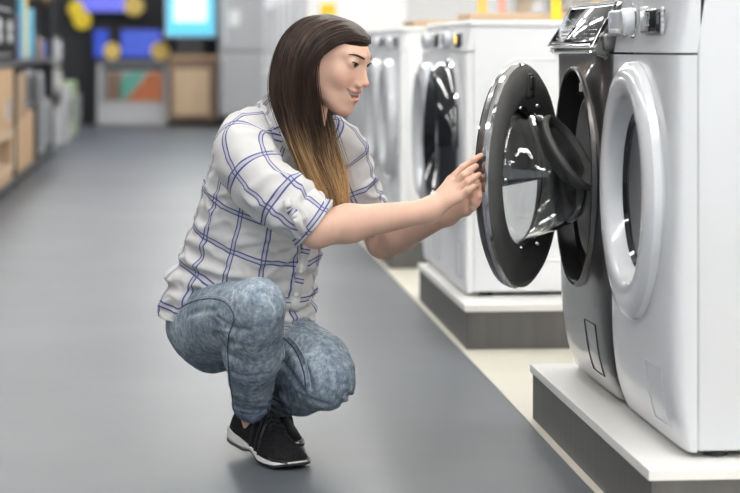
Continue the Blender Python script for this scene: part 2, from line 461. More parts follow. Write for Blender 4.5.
# frame: x' = towards hinge, y' = up, z' = inner normal
xh = -dirv; 
MD = Matrix(((xh.x, up.x, nin.x, dc.x), (xh.y, up.y, nin.y, dc.y), (xh.z, up.z, nin.z, dc.z), (0, 0, 0, 1)))
if MD.to_3x3().determinant() < 0: MD = MD @ Matrix.Diagonal((1, 1, 1, 1))
ML = Matrix.Translation(-Vector((.963, 5.035, .135))) @ MD
def door_part(name, bm, m, parent, **k):
    bmesh.ops.transform(bm, matrix=ML, verts=bm.verts)
    bmesh.ops.recalc_face_normals(bm, faces=bm.faces)
    return bm_link(name, bm, m, parent, **k)
bm = bmesh.new()
lathe(bm, [(.244, .012), (.236, .018), (.212, .0195), (.19, .018), (.172, .012), (.158, .004), (.154, -.006), (.158, -.012), (.25, -.012), (.2525, 0), (.250, .008)], 128, close=True)
door = door_part('door', bm, M_ring, wd, label='open round door with a dark grey inner ring and clear bowl')
bm = bmesh.new()
lathe(bm, [(.2515, .006), (.2565, .001), (.2565, -.007), (.2515, -.010)], 128, close=True)
door_part('chrome_rim', bm, M_chr, door, label='chrome outer rim')
bm = bmesh.new()
lathe(bm, [(.2510, -.008), (.2550, -.010), (.2500, -.022), (.238, -.029), (.238, -.012)], 128, close=True)
door_part('outer_shell', bm, M_gr, door)
# outer cover : dark upper part, clear lower window
def disc_part(y0, y1, r, z0, z1):
    t = bmesh.new(); N = 48; pts = []
    ys = np.linspace(y0, y1, N)
    R_ = [(math.sqrt(max(0, r * r - q * q)), q) for q in ys]; Lp = [(-a, b) for a, b in R_[::-1]]
    poly = [p for i, p in enumerate(R_ + Lp)]
    out = []
    for p in poly:
        if not out or (abs(p[0] - out[-1][0]) + abs(p[1] - out[-1][1])) > 1e-5: out.append(p)
    if abs(out[0][0] - out[-1][0]) + abs(out[0][1] - out[-1][1]) < 1e-5: out.pop()
    A = [t.verts.new((a, b, z0)) for a, b in out]; B = [t.verts.new((a, b, z1)) for a, b in out]
    t.faces.new(A[::-1]); t.faces.new(B)
    for i in range(len(out)): t.faces.new((A[i], A[(i + 1) % len(out)], B[(i + 1) % len(out)], B[i]))
    return t
door_part('outer_cover', disc_part(-.012, .244, .244, -.028, -.016), M_blkg, door, smooth=False)
door_part('window_pane', disc_part(-.2435, -.0125, .244, -.024, -.019), M_glass, door, smooth=False, label='clear lower window of the door')
# bar along the cover edge
bm = bmesh.new(); box(bm, -.165, .15, -.016, -.010, -.016, .004, .001); door_part('cross_bar', bm, M_chr, door)
# glass bowl (a real wall thickness)
def bowl_section(t, r_off=0.):
    # t 0..1 along the depth ; centre rises towards the tip, radius shrinks
    r = np.interp(t, [0, .1, .3, .6, .85, 1.], [.157, .150, .141, .130, .118, .102]) + r_off
    h = np.interp(t, [0, 1], [.002, .128])
    return r, h
bm = bmesh.new(); rings = []
NB = 72
def bowl_ring(t, off, dh):
    r, h = bowl_section(t, off); out = []
    for i in range(NB):
        a = 2 * PI * i / NB
        x = r * math.cos(a); y = r * math.sin(a)
        # the lower side is pinched in, as on the photographed bowl
        pin = max(0, -math.sin(a)) ** 2
        hh = h + dh - (.058 * max(0, math.sin(a)) - .008 * pin) * t
        x *= 1 - .10 * pin * t
        rip = .0022 * math.sin(9 * a) * t * pin
        out.append(bm.verts.new((x, y * (1 + rip * 6) + .014 * t, hh)))
    return out
outer = [bowl_ring(t, 0, 0) for t in np.linspace(0, 1, 18)]
cap_o = []
for s_, dh in ((.8, .006), (.5, .008), (.2, .009)):
    src = [v.co.copy() for v in outer[-1]]; c0 = sum(src, Vector()) / NB
    cap_o.append([bm.verts.new(c0 + (q - c0) * s_ + Vector((0, 0, dh))) for q in src])
inner = [bowl_ring(t, -.005, -.004) for t in np.linspace(0, 1, 18)]
cap_i = []
for s_, dh in ((.8, .006), (.5, .008), (.2, .009)):
    src = [v.co.copy() for v in inner[-1]]; c0 = sum(src, Vector()) / NB
    cap_i.append([bm.verts.new(c0 + (q - c0) * s_ + Vector((0, 0, dh))) for q in src])
for seq in (outer + cap_o, inner + cap_i):
    for A, B in zip(seq, seq[1:]):
        for i in range(NB): bm.faces.new((A[i], A[(i + 1) % NB], B[(i + 1) % NB], B[i]))
    bm.faces.new(seq[-1])
for i in range(NB): bm.faces.new((outer[0][i], outer[0][(i + 1) % NB], inner[0][(i + 1) % NB], inner[0][i]))
bowl = door_part('glass_bowl', bm, M_glassd, door, label='clear bulging glass bowl', sharp=50)
# dark scoop on the upper tip of the bowl
bm = bmesh.new()
T = Matrix.Translation((.0, .050, .108)) @ Matrix.Rotation(math.radians(-33), 4, 'X')
lathe(bm, [(.098, .0), (.102, .006), (.099, .013), (.094, .015), (.089, .012), (.082, -.004), (.068, -.022), (.03, -.030), (0, -.032), (0, -.037), (.07, -.028), (.086, -.012), (.092, .0)], 72, T, sx=.94, sy=.98)
door_part('scoop', bm, M_ring, door, label='dark grey scoop at the tip of the bowl')
# latch block on the ring (top) and strike pin, screws
bm = bmesh.new(); box(bm, -.022, .022, .176, .232, .014, .026, .006, 3); box(bm, -.017, .017, .198, .226, .022, .030, .004, 3); box(bm, -.017, .017, .180, .194, .022, .028, .003, 3)
door_part('latch_block', bm, M_blkp, door)
for a in (70, 112, 250, 290, 180, 0):
    a = math.radians(a); bm = bmesh.new()
    lathe(bm, [(0, .021), (.004, .021), (.005, .016)], 12, Matrix.Translation((.168 * math.cos(a), .168 * math.sin(a), 0)))
    door_part('screw', bm, M_chr, door)
bm = bmesh.new(); box(bm, .20, .262, -.035, .035, -.006, .012, .004, 2)
lathe(bm, [(0, .05), (.008, .05), (.008, -.05), (0, -.05)], 16, Matrix.Translation((.262, 0, -.0)) @ Matrix.Rotation(PI / 2, 4, 'X'))
door_part('hinge', bm, M_blkp, door)
# ================================================================== signed-distance modelling for the figure
def A3(v): return np.array(tuple(v), float)
def d_sphere(p, c, r): return np.linalg.norm(p - A3(c), axis=1) - r
def d_ell(p, c, r, R=None):
    q = p - A3(c)
    if R is not None: q = q @ R
    r = np.array(r, float)
    k0 = np.linalg.norm(q / r, axis=1); k1 = np.linalg.norm(q / (r * r), axis=1)
    return k0 * (k0 - 1) / np.maximum(k1, 1e-9)
def d_cone(p, a, b, ra, rb):
    a = A3(a); b = A3(b); ab = b - a; L2 = ab @ ab
    t = np.clip(((p - a) @ ab) / L2, 0, 1)
    return np.linalg.norm(p - (a + t[:, None] * ab), axis=1) - (ra + (rb - ra) * t)
def smin(a, b, k):
    h = np.maximum(k - np.abs(a - b), 0) / k
    return np.minimum(a, b) - h * h * k * .25
def smax(a, b, k): return -smin(-a, -b, k)
def sdf_mesh(name, fn, lo, hi, h, B=8, margin=1.7):
    lo = np.array(lo, float); hi = np.array(hi, float)
    nb = np.ceil((hi - lo) / (h * B)).astype(int)
    n = nb * B
    bi = np.stack(np.meshgrid(*[np.arange(k) for k in nb], indexing='ij'), -1).reshape(-1, 3)
    cen = lo + (bi * B + (B - 1) / 2) * h
    d = fn(cen)
    act = np.abs(d) < h * B * .87 * margin
    Fv = np.ones(tuple(n), np.float32)
    ins = bi[(~act) & (d < 0)]
    for b in ins: Fv[b[0] * B:(b[0] + 1) * B, b[1] * B:(b[1] + 1) * B, b[2] * B:(b[2] + 1) * B] = -1
    o = np.stack(np.meshgrid(*[np.arange(B)] * 3, indexing='ij'), -1).reshape(-1, 3)
    ab = bi[act]
    for s in range(0, len(ab), 400):
        idx = (ab[s:s + 400, None, :] * B + o[None]).reshape(-1, 3)
        Fv[idx[:, 0], idx[:, 1], idx[:, 2]] = fn(lo + idx * h)
    I = Fv < 0
    cnt = np.zeros(tuple(n - 1), np.uint8)
    for a in (0, 1):
        for b in (0, 1):
            for c in (0, 1): cnt += I[a:n[0] - 1 + a, b:n[1] - 1 + b, c:n[2] - 1 + c]
    cells = np.argwhere((cnt > 0) & (cnt < 8))
    cid = np.full(tuple(n - 1), -1, np.int32); cid[cells[:, 0], cells[:, 1], cells[:, 2]] = np.arange(len(cells))
    acc = np.zeros((len(cells), 3)); num = np.zeros(len(cells))
    for ax in range(3):
        o1, o2 = [q for q in range(3) if q != ax]
        for a in (0, 1):
            for b in (0, 1):
                s = cells.copy(); s[:, o1] += a; s[:, o2] += b; e = s.copy(); e[:, ax] += 1
                f0 = Fv[s[:, 0], s[:, 1], s[:, 2]]; f1 = Fv[e[:, 0], e[:, 1], e[:, 2]]
                m = (f0 < 0) != (f1 < 0); t = np.where(m, f0 / np.where(m, f0 - f1, 1), 0)
                pt = s.astype(float); pt[:, ax] += t
                acc[m] += pt[m]; num[m] += 1
    V = lo + acc / num[:, None] * h
    quads = []
    for ax in range(3):
        o1, o2 = (ax + 1) % 3, (ax + 2) % 3
        sl0 = [slice(1, k - 1) for k in n]; sl1 = list(sl0)
        sl0[ax] = slice(0, n[ax] - 1); sl1[ax] = slice(1, n[ax])
        a = I[tuple(sl0)]; b = I[tuple(sl1)]
        e = np.argwhere(a != b); 
        off = np.array([1, 1, 1]); off[ax] = 0; e = e + off
        inside_first = I[e[:, 0], e[:, 1], e[:, 2]]
        def C(d1, d2):
            q = e.copy(); q[:, o1] -= d1; q[:, o2] -= d2; return cid[q[:, 0], q[:, 1], q[:, 2]]
        Q = np.stack([C(1, 1), C(0, 1), C(0, 0), C(1, 0)], 1)
        Q[~inside_first] = Q[~inside_first][:, ::-1]
        quads.append(Q)
    Q = np.concatenate(quads); Q = Q[(Q >= 0).all(1)]
    me = bpy.data.meshes.new(name)
    me.vertices.add(len(V)); me.vertices.foreach_set('co', V.astype(np.float32).ravel())
    me.loops.add(len(Q) * 4); me.loops.foreach_set('vertex_index', Q.astype(np.int32).ravel())
    me.polygons.add(len(Q)); me.polygons.foreach_set('loop_start', np.arange(0, len(Q) * 4, 4, dtype=np.int32))
    me.update(calc_edges=True); me.validate()
    return me, V
def cb(u, d, z): return A3(cf(u, d, z))
def bvh_of(me):
    vs = [v.co.copy() for v in me.vertices]; return BVHTree.FromPolygons(vs, [tuple(p.vertices) for p in me.polygons])
def hit(bvh, px, py, off=0.):
    o = Vector((0, 0, H)); t = W(px, py, 5.0); d = (t - o).normalized()
    loc, nrm, i, dist = bvh.ray_cast(o, d)
    if loc is None: return None
    return loc + (nrm if nrm.dot(d) < 0 else -nrm) * off
def add_attr(me, name, vals, typ='FLOAT'):
    a = me.attributes.new(name, typ, 'POINT')
    a.data.foreach_set('value' if typ == 'FLOAT' else 'color', np.asarray(vals, np.float32).ravel())
# ================================================================== the woman
base = W(262, 462, 4.9); base.z = 0
WO = empty('person', base, 'young woman crouching in plaid shirt and stonewashed jeans, holding the open round door', 'person')
EYR = np.array([[1, 0, 0], [0, .94, -.34], [0, .34, .94]])
# --- head frame -----------------------------------------------------
yaw, pit = math.radians(24), math.radians(19)
hf = cb(math.cos(pit) * math.cos(yaw), -math.cos(pit) * math.sin(yaw), -math.sin(pit))
hl = cb(math.sin(yaw), math.cos(yaw), 0)
hu = np.cross(hf, hl)
HO = A3(W(328.5, 53, 4.88))
HM = np.stack([hf, hl, hu], 1)                     # columns : local axes in world
def toh(p): return (p - HO) @ HM
def fromh(q): return Vector(HO + HM @ np.array(q, float))
def head_sdf(p):
    q = toh(p)
    m = q.copy(); m[:, 1] = np.abs(m[:, 1])        # mirrored coordinates
    d = d_ell(q, (-.014, 0, .004), (.088, .074, .068))
    d = smin(d, d_ell(q, (.030, 0, .016), (.0565, .057, .048)), .02)
    d = smin(d, d_ell(q, (.034, 0, -.035), (.056, .052, .072)), .025)
    d = smin(d, d_cone(m, (.002, .051, -.040), (.066, .020, -.098), .017, .013), .035)
    d = smin(d, d_sphere(q, (.0765, 0, -.1005), .0160), .022)
    d = smin(d, d_sphere(m, (.054, .037, -.028), .0215), .022)          # cheekbone
    d = smin(d, d_sphere(m, (.066, .032, -.038), .0150), .016)          # smiling cheek
    d = smin(d, d_ell(q, (.073, 0, -.066), (.0225, .033, .026)), .014)   # muzzle
    d = smin(d, d_cone(m, (.083, .012, .018), (.064, .045, .020), .0065, .006), .016)   # brow ridge
    d = smax(d, -d_ell(m, (.0965, .034, .0030), (.016, .016, .0100)), .012)
    d = smin(d, d_ell(m, (.0735, .034, .0045), (.0132, .0150, .0118)), .007)      # closed-lid ball
    d = smax(d, -d_ell(m, (.0880, .0345, .0020), (.0085, .0140, .0038), EYR), .0012)  # lid slit
    # nose
    d = smin(d, d_cone(q, (.0805, 0, .006), (.1040, 0, -.031), .0060, .0068), .010)
    d = smin(d, d_cone(m, (.074, .011, -.002), (.090, .0125, -.036), .006, .006), .012)
    d = smin(d, d_sphere(q, (.1065, 0, -.0345), .0070), .006)
    d = smin(d, d_ell(m, (.0965, .0120, -.0395), (.0082, .0062, .0062)), .003)
    d = smax(d, -d_ell(m, (.1000, .0050, -.0475), (.0050, .0026, .0030)), .002)
    # lips, slightly parted by the smile
    up = d_cone(m, (.0960, .000, -.0550), (.0910, .015, -.0560), .0043, .0040)
    up = smin(up, d_cone(m, (.0910, .015, -.0560), (.0775, .0320, -.0535), .0040, .0022), .004)
    d = smin(d, up, .004)
    dn = d_cone(m, (.0930, 0, -.0785), (.0880, .015, -.0745), .0050, .0045)
    dn = smin(dn, d_cone(m, (.0880, .015, -.0745), (.0770, .0315, -.0552), .0045, .0022), .004)
    d = smin(d, dn, .005)
    d = smax(d, -smin(d_cone(m, (.0960, 0, -.0665), (.0900, .014, -.0650), .0072, .0062), d_cone(m, (.0900, .014, -.0650), (.0800, .0305, -.0548), .0062, .0032), .003), .002)
    d = smax(d, -d_sphere(q, (.0965, 0, -.0885), .0040), .010)          # dip under the lip
    # ears
    e = d_ell(m, (-.006, .0735, -.008), (.017, .006, .029))
    e = smax(e, -d_ell(m, (-.003, .081, -.006), (.010, .006, .019)), .004)
    d = smin(d, e, .008)
    return d
def chain(p, pts, rr, k=.006):
    d = None
    for a, b, r0, r1 in zip(pts, pts[1:], rr, rr[1:]):
        c = d_cone(p, a, b, r0, r1); d = c if d is None else smin(d, c, k)
    return d
# joints (u right, d away) through their place in the view ------------
N0 = A3(W(297, 122, 4.935)); N1 = A3(W(314, 82, 4.905))
shR = A3(W(244, 142, 4.82)); shL = A3(W(338, 152, 5.04))
elR = A3(W(316, 230, 4.735)); wrR = A3(W(429, 211, 4.80))
elL = A3(W(383, 242, 5.10)); wrL = A3(W(446, 214, 4.93))
chest = A3(W(283, 165, 4.95)); belly = A3(W(250, 265, 5.02)); pelv = A3(W(228, 325, 5.07))
hipR = A3(W(212, 326, 4.99)); hipL = A3(W(258, 330, 5.11))
knR = A3(W(256, 309, 4.635)); knL = A3(W(322, 377, 4.88))
anR = A3(W(253, 410, 4.955)); anL = A3(W(276, 398, 5.15))
toeR = A3(W(290, 460, 4.85)); toeL = A3(W(288, 436, 5.06))
def hand_sdf(p, w, kn, fingers, thumb, width):
    """w wrist, kn palm end (knuckle centre), fingers: list of point lists starting at the knuckle"""
    d = None
    for f in fingers:
        k = A3(f[0]); base_ = w + (k - w) * .22
        c = d_cone(p, base_, k, .0125, .0098)
        d = c if d is None else smin(d, c, .016)
    t0 = A3(thumb[0])
    d = smin(d, d_cone(p, w + (t0 - w) * .1, t0, .013, .0115), .016)
    for f, s in zip(fingers, (.0082, .0086, .0082, .0070)):
        r = [s * 1.08, s * .98, s * .90, s * .74][:len(f)]
        d = smin(d, chain(p, [A3(q) for q in f], r, .002), .0045)
    d = smin(d, chain(p, [A3(q) for q in thumb], [.0112, .0098, .0082][:len(thumb)], .002), .006)
    return d
RH = [
    [W(450.5, 180, 4.835), W(463, 167.5, 4.835), W(473, 160.5, 4.838), W(481, 155.5, 4.845)],        # index
    [W(455, 184, 4.818), W(464, 175, 4.806), W(470.5, 170, 4.808), W(476, 166, 4.822)],            # middle
    [W(459, 190.5, 4.806), W(467.5, 182, 4.795), W(474, 177.5, 4.80), W(479, 174.5, 4.818)],            # ring
    [W(460, 197.5, 4.798), W(467.5, 190.5, 4.790), W(473.5, 187, 4.797), W(478, 185, 4.815)],            # little
]
RT = [W(447, 193, 4.845), W(459, 186, 4.862), W(471, 180, 4.870)]
LH = [
    [W(464, 196, 4.905), W(471, 186, 4.89), W(476, 178, 4.888), W(480, 172, 4.893)],
    [W(466, 201, 4.895), W(473.5, 194, 4.88), W(478, 187, 4.878), W(480.5, 181, 4.884)],
    [W(467, 206.5, 4.89), W(474, 201.5, 4.876), W(478.5, 196, 4.875), W(480.5, 190, 4.88)],
    [W(466.5, 211.5, 4.89), W(472.5, 208.5, 4.878), W(477, 204, 4.876), W(480, 199, 4.88)],
]
LT = [W(460, 192, 4.915), W(466, 181, 4.905), W(471, 173, 4.90)]
def body_sdf(p):
    d = head_sdf(p)
    n = d_cone(p, N0, N1, .050, .047)
    n = smin(n, d_cone(p, chest + cb(-.01, .015, 0), N0, .066, .052), .04)
    d = smin(d, n, .022)
    def add(c, k=.03):
        nonlocal d; d = smin(d, c, k)
    add(d_cone(p, belly, chest, .09, .085), .05)
    add(d_cone(p, pelv, belly, .10, .10), .05)
    add(d_cone(p, chest + (shR - chest) * .4, shR + cb(0, 0, -.012), .045, .032), .03); add(d_cone(p, chest + (shL - chest) * .4, shL + cb(-.01, .02, -.01), .05, .032), .03)
    add(d_cone(p, shR + cb(0, 0, -.01), elR, .034, .036)); add(d_cone(p, shL + cb(.01, .03, -.02), elL, .030, .034))
    for el, w in ((elR, wrR), (elL, wrL)):
        mid = el + (w - el) * .28 + cb(0, 0, .002)
        add(d_cone(p, el, mid, .0345, .0385), .02); add(d_cone(p, mid, w, .0385, .0235), .02)
    r = hand_sdf(p, wrR, None, RH, RT, 0); d = smin(d, smin(r, d_cone(p, wrR, A3(W(452, 192, 4.82)), .0215, .014), .012), .022)
    l = hand_sdf(p, wrL, None, LH, LT, 0); d = smin(d, smin(l, d_cone(p, wrL, A3(W(462, 203, 4.90)), .0215, .014), .012), .022)
    for hp, kn, an, to in ((hipR, knR, anR, toeR), (hipL, knL, anL, toeL)):
        add(d_cone(p, hp, kn, .06, .035)); add(d_cone(p, kn, an, .034, .030)); lo_ = an + cb(0, 0, -.045); add(d_cone(p, an, lo_, .028, .022), .01); add(d_cone(p, lo_, to, .018, .010), .01)
    return d
allp = np.array([HO, shR, shL, elR, wrR, elL, knR, knL, anR, anL, toeR, toeL, pelv, hipR, A3(W(482, 160, 4.85)), A3(W(482, 160, 4.95))])
lo = allp.min(0) - .12; hi = allp.max(0) + .12
bme, BV = sdf_mesh('body', body_sdf, lo, hi, .0021)
# natural colour differences of the skin: lips, cheeks, fingertips
q = toh(BV); m = q.copy(); m[:, 1] = np.abs(m[:, 1])
def sm(d, w): return np.clip(1 - d / w, 0, 1)
upd = np.minimum(d_cone(m, (.0965, .000, -.0555), (.0915, .015, -.0565), .0040, .0037), d_cone(m, (.0915, .015, -.0565), (.0780, .0320, -.0538), .0037, .0020))
dnd = np.minimum(d_cone(m, (.0935, 0, -.0785), (.0885, .015, -.0745), .0048, .0042), d_cone(m, (.0885, .015, -.0745), (.0775, .0315, -.0555), .0042, .0020))
lip = sm(np.maximum(np.minimum(upd, dnd), 0), .0018)
mouth = (d_ell(m, (.078, 0, -.0655), (.012, .024, .0085)) < .001)
blush = sm(np.maximum(d_sphere(m, (.072, .040, -.034), .012), 0), .022) * .25
tips = np.zeros(len(BV))
for f in RH + LH: tips = np.maximum(tips, sm(np.maximum(d_sphere(BV, f[-1], .007), 0), .012) * .5)
tips = np.maximum(tips, sm(np.maximum(d_sphere(m, (.110, 0, -.04), .006), 0), .012) * .3)
add_attr(bme, 'lip', np.maximum(lip * .85, mouth * 1.)); add_attr(bme, 'blush', np.maximum(blush, tips))
M_skin = mat('skin', (.70, .44, .33), .46, spec=.4, sss=.12, var=(.73, .47, .355), vscale=40, attr='blush', attrcol=(.66, .27, .19))
nt = M_skin.node_tree; b = nt.nodes['Principled BSDF']; src = b.inputs['Base Color'].links[0].from_socket
a = nt.nodes.new('ShaderNodeAttribute'); a.attribute_name = 'lip'; mx = nt.nodes.new('ShaderNodeMix'); mx.data_type = 'RGBA'
nt.links.new(a.outputs['Fac'], mx.inputs[0]); nt.links.new(src, mx.inputs[6]); mx.inputs[7].default_value = (.50, .13, .11, 1); nt.links.new(mx.outputs[2], b.inputs['Base Color'])
body = link('body', bme, M_skin, WO, local=False, sharp=None)
# eyes, lashes, brows, teeth -------------------------------------------
M_eye = mat('eye_white', (.75, .72, .70), .15, coat=.5); M_iris = mat('iris_brown', (.05, .022, .012), .12, coat=.8)
M_lash = mat('lash', (.012, .009, .008), .6); M_brow = mat('brow_hair', (.032, .018, .012), .7)
M_teeth = mat('teeth', (.92, .90, .86), .2)
HMAT = Matrix(((HM[0, 0], HM[0, 1], HM[0, 2], HO[0]), (HM[1, 0], HM[1, 1], HM[1, 2], HO[1]), (HM[2, 0], HM[2, 1], HM[2, 2], HO[2]), (0, 0, 0, 1)))
for s in (-1, 1):
    bm = bmesh.new(); c = Vector((.0740, .0345 * s, .0040))
    gaze = Vector((1, 0, -.22)).normalized()
    R = gaze.to_track_quat('Z', 'Y').to_matrix().to_4x4()
    lathe(bm, [(.0118 * math.sin(t), .0118 * math.cos(t)) for t in np.linspace(.0, PI, 20)], 32, HMAT @ Matrix.Translation(c) @ R)
    e = bm_link('eye', bm, M_eye, WO, local=False)
    bm = bmesh.new(); lathe(bm, [(.0120 * math.sin(t), .0121 * math.cos(t)) for t in np.linspace(.0, .66, 8)], 24, HMAT @ Matrix.Translation(c) @ R)
    bm_link('iris', bm, M_iris, e, label='dark brown iris')
    # upper lash line
    bm = bmesh.new()
    pts = [fromh((.0745 + .0138 * math.cos(a_) * math.cos(.15), s * (.0345 + .0150 * math.sin(a_)), .0030 + .38 * .0150 * math.sin(a_) + .0034 * math.cos(a_ * 1.35) - (.001 if a_ > 0 else 0))) for a_ in np.linspace(-1.0, 1.15 if s < 0 else .2, 13)]
    tube(bm, pts, [.0004] + [.0014] * 10 + [.0016, .0008], 6)
    lw = [fromh((.0743 + .0130 * math.cos(a_), s * (.0345 + .0140 * math.sin(a_)), -.0006 + .38 * .0140 * math.sin(a_) + .001 * abs(a_))) for a_ in np.linspace(-.8, .95 if s < 0 else .1, 9)]
    tube(bm, lw, .0005, 5)
    bm_link('eyelashes', bm, M_lash, WO, local=False)
bb = bvh_of(bme)
def on_head(x, y, z, off=.0004):
    """drop a head-local point on to the face along the face's forward axis"""
    o = fromh((.16, y, z)); loc, nrm, i, dist = bb.ray_cast(o, Vector(-hf))
    return (loc + nrm * off) if loc else fromh((x, y, z))
for s in (-1, 1):
    bm = bmesh.new()
    pts = [on_head(.08, s * y_, z_) for y_, z_ in ((.016, .0178), (.022, .0195), (.029, .0213), (.037, .0225), (.045, .0222), (.052, .0200))]
    tube(bm, smoothpts(pts, 20), [.0006 + .0019 * math.sin(PI * min(1, (i + 6) / 25)) ** 1.0 for i in range(20)], 8)
    bm_link('eyebrow', bm, M_brow, WO, local=False)
bm = bmesh.new()
G = []
for i in range(15):
    a_ = (i - 7) / 7 * 1.15
    G.append([fromh((.0660 + .0262 * math.cos(a_), .0285 * math.sin(a_), z_ + .0045 * (1 - math.cos(a_)))) for z_ in (-.0565, -.0655)])
t = bmesh.new(); vv = [[t.verts.new(p) for p in g] for g in G]
for A_, B_ in zip(vv, vv[1:]): t.faces.new((A_[0], A_[1], B_[1], B_[0]))
bmesh.ops.solidify(t, geom=t.faces[:], thickness=.002); merge(bm, t)
bm_link('teeth', bm, M_teeth, WO, local=False)
# --- jeans --------------------------------------------------------------
def fold_noise(p, sx, sy, sz, seed=0.):
    return np.array([noise.noise(Vector((a * sx + seed, b_ * sy, c_ * sz))) for a, b_, c_ in p])
def jeans_core(p):
    d = d_ell(p, W(214, 322, 5.03), (.107, .10, .112))
    d = smin(d, d_sphere(p, W(251, 327, 5.13), .10), .03)
    d = smin(d, d_sphere(p, W(246, 300, 5.04), .115), .04)
    # right thigh and shin
    th = d_cone(p, W(213, 324, 4.975), W(252, 312, 4.66), .090, .066)
    th = smin(th, d_sphere(p, W(258, 306, 4.625), .057), .02)
    d = smin(d, th, .025)
    sh = d_cone(p, W(255, 322, 4.66), W(253, 352, 4.76), .060, .064)
    sh = smin(sh, d_cone(p, W(253, 352, 4.76), W(252, 404, 4.93), .062, .0385), .02)
    d = smin(d, sh, .010)
    # left
    t2 = d_cone(p, W(262, 332, 5.09), W(318, 366, 4.88), .086, .074)
    t2 = smin(t2, d_sphere(p, W(327, 380, 4.84), .064), .03)
    s2 = d_cone(p, W(322, 386, 4.86), W(303, 388, 4.97), .052, .056); s2 = smin(s2, d_cone(p, W(303, 388, 4.97), W(277, 398, 5.12), .056, .042), .02)
    t2 = smin(t2, s2, .010)
    return smin(d, t2, .008)
ground_cut = 0
hemR_c = A3(W(252, 405, 4.935)); hemR_n = hemR_c - A3(W(253, 352, 4.76)); hemR_n /= np.linalg.norm(hemR_n)
def trace(px, py):
    D = 4.35
    for _ in range(60):
        d_ = float(jeans_core(A3(W(px, py, D))[None])[0]); D += max(d_ * .8, .0004)
        if d_ < .0006 or D > 5.4: break
    return A3(W(px, py, D))
CREASE = []
for pts_, r_ in (([(219, 318), (228, 327), (240, 331), (250, 331)], .0075), ([(220, 336), (228, 342), (240, 345)], .006), ([(224, 352), (234, 359), (244, 361)], .005),
                 ([(230, 372), (246, 378), (266, 374)], .0045), ([(232, 384), (250, 388), (268, 384)], .0045),
                 ([(287, 340), (296, 352), (306, 372), (312, 388)], .007), ([(282, 362), (292, 376), (304, 392)], .007), ([(286, 384), (304, 398), (326, 404)], .006), ([(276, 388), (290, 400), (306, 408)], .0045),
                 ([(186, 316), (202, 310), (216, 311)], .005), ([(262, 292), (272, 300), (280, 312)], .004), ([(345, 392), (352, 398), (356, 392)], .003), ([(338, 400), (346, 406), (352, 402)], .003)):
    T_ = [trace(*q_) for q_ in catmull(pts_, 7)]
    for k_ in range(6):
        t0_, t1_ = math.sin(PI * (k_ + .3) / 6.6), math.sin(PI * (k_ + 1.3) / 6.6)
        CREASE.append((T_[k_], T_[k_ + 1], r_ * t0_, r_ * t1_))
def jeans_sdf(p):
    d = jeans_core(p).copy()
    near = np.abs(d) < .03
    if near.any():
        q = p[near]
        f = np.zeros(len(q))
        # crumples radiating at the bent knees and the ankle
        c = A3(W(235, 325, 4.70)); v = q - c; r = np.linalg.norm(v, axis=1)
        ang = np.arctan2(v[:, 2], v[:, 0]); f += .0050 * np.exp(-r / .05) * np.sin(ang * 9)
        c = A3(W(292, 378, 4.93)); v = q - c; r = np.linalg.norm(v, axis=1)
        ang = np.arctan2(v[:, 2], v[:, 0]); f += .0050 * np.exp(-r / .045) * np.sin(ang * 7 + .5)
        zz = q[:, 2]; c = A3(W(252, 392, 4.9)); r = np.linalg.norm(q - c, axis=1)
        f += .0030 * np.exp(-(r / .055) ** 2) * np.sin(zz * 330 + 8 * (q[:, 0] - c[0]) * 6)
        c = A3(W(337, 372, 4.82)); v = q - c; r = np.linalg.norm(v, axis=1)
        f += .0012 * np.exp(-r / .05) * np.sin(zz * 190 + q[:, 0] * 120)
        f += .0045 * np.array([noise.noise(Vector(a_) * 18) for a_ in q]) + .0013 * np.array([noise.noise(Vector((a_[0] * 60, a_[1] * 60, a_[2] * 25))) for a_ in q])
        d = d.copy(); d[near] += f
    # pressed-in creases behind the bent knees
    if near.any():
        c_ = None; q = p[near]
        for A0, B0, r0_, r1_ in CREASE:
            e_ = d_cone(q, A0, B0, r0_, r1_); c_ = e_ if c_ is None else np.minimum(c_, e_)
        d[near] = smax(d[near], -c_, .012)
    # cut off at the hem
    pl = (p - hemR_c) @ hemR_n
    d = np.where(np.linalg.norm(p - hemR_c, axis=1) < .085, smax(d, pl, .004), d)
    return d
jl = np.array([W(163, 300, 5.0), W(361, 416, 4.8), W(255, 270, 4.6), W(262, 330, 5.25)]); 
jme, JV = sdf_mesh('jeans', jeans_sdf, [A3(W(150, 300, 5.0))[0] - .02, A3(W(258, 300, 4.55))[1] - .02, .06], [A3(W(365, 380, 4.84))[0] + .03, A3(W(250, 330, 5.27))[1] + .02, .47], .0026)
M_jean = mat('stonewashed_denim', (.15, .20, .27), .85, spec=.2)
nt = M_jean.node_tree; b = nt.nodes['Principled BSDF']
tc = nt.nodes.new('ShaderNodeTexCoord')
def nz(scale, det, stretch=(1, 1, 1), rough=.6, dist=0.):
    mp = nt.nodes.new('ShaderNodeMapping'); mp.inputs['Scale'].default_value = [scale * q_ for q_ in stretch]
    nt.links.new(tc.outputs['Object'], mp.inputs[0]); n_ = nt.nodes.new('ShaderNodeTexNoise'); n_.inputs['Scale'].default_value = 1
    n_.inputs['Detail'].default_value = det; n_.inputs['Roughness'].default_value = rough; n_.inputs['Distortion'].default_value = dist
    nt.links.new(mp.outputs[0], n_.inputs['Vector']); return n_.outputs[0]
n1 = nz(85, 8, (1, 1, .7), .78, 0); n2 = nz(9, 3)
md = nt.nodes.new('ShaderNodeMath'); md.operation = 'ADD'; nt.links.new(n1, md.inputs[0])
m2 = nt.nodes.new('ShaderNodeMath'); m2.operation = 'MULTIPLY'; m2.inputs[1].default_value = .35; nt.links.new(n2, m2.inputs[0]); nt.links.new(m2.outputs[0], md.inputs[1])
rp = nt.nodes.new('ShaderNodeValToRGB'); nt.links.new(md.outputs[0], rp.inputs[0])
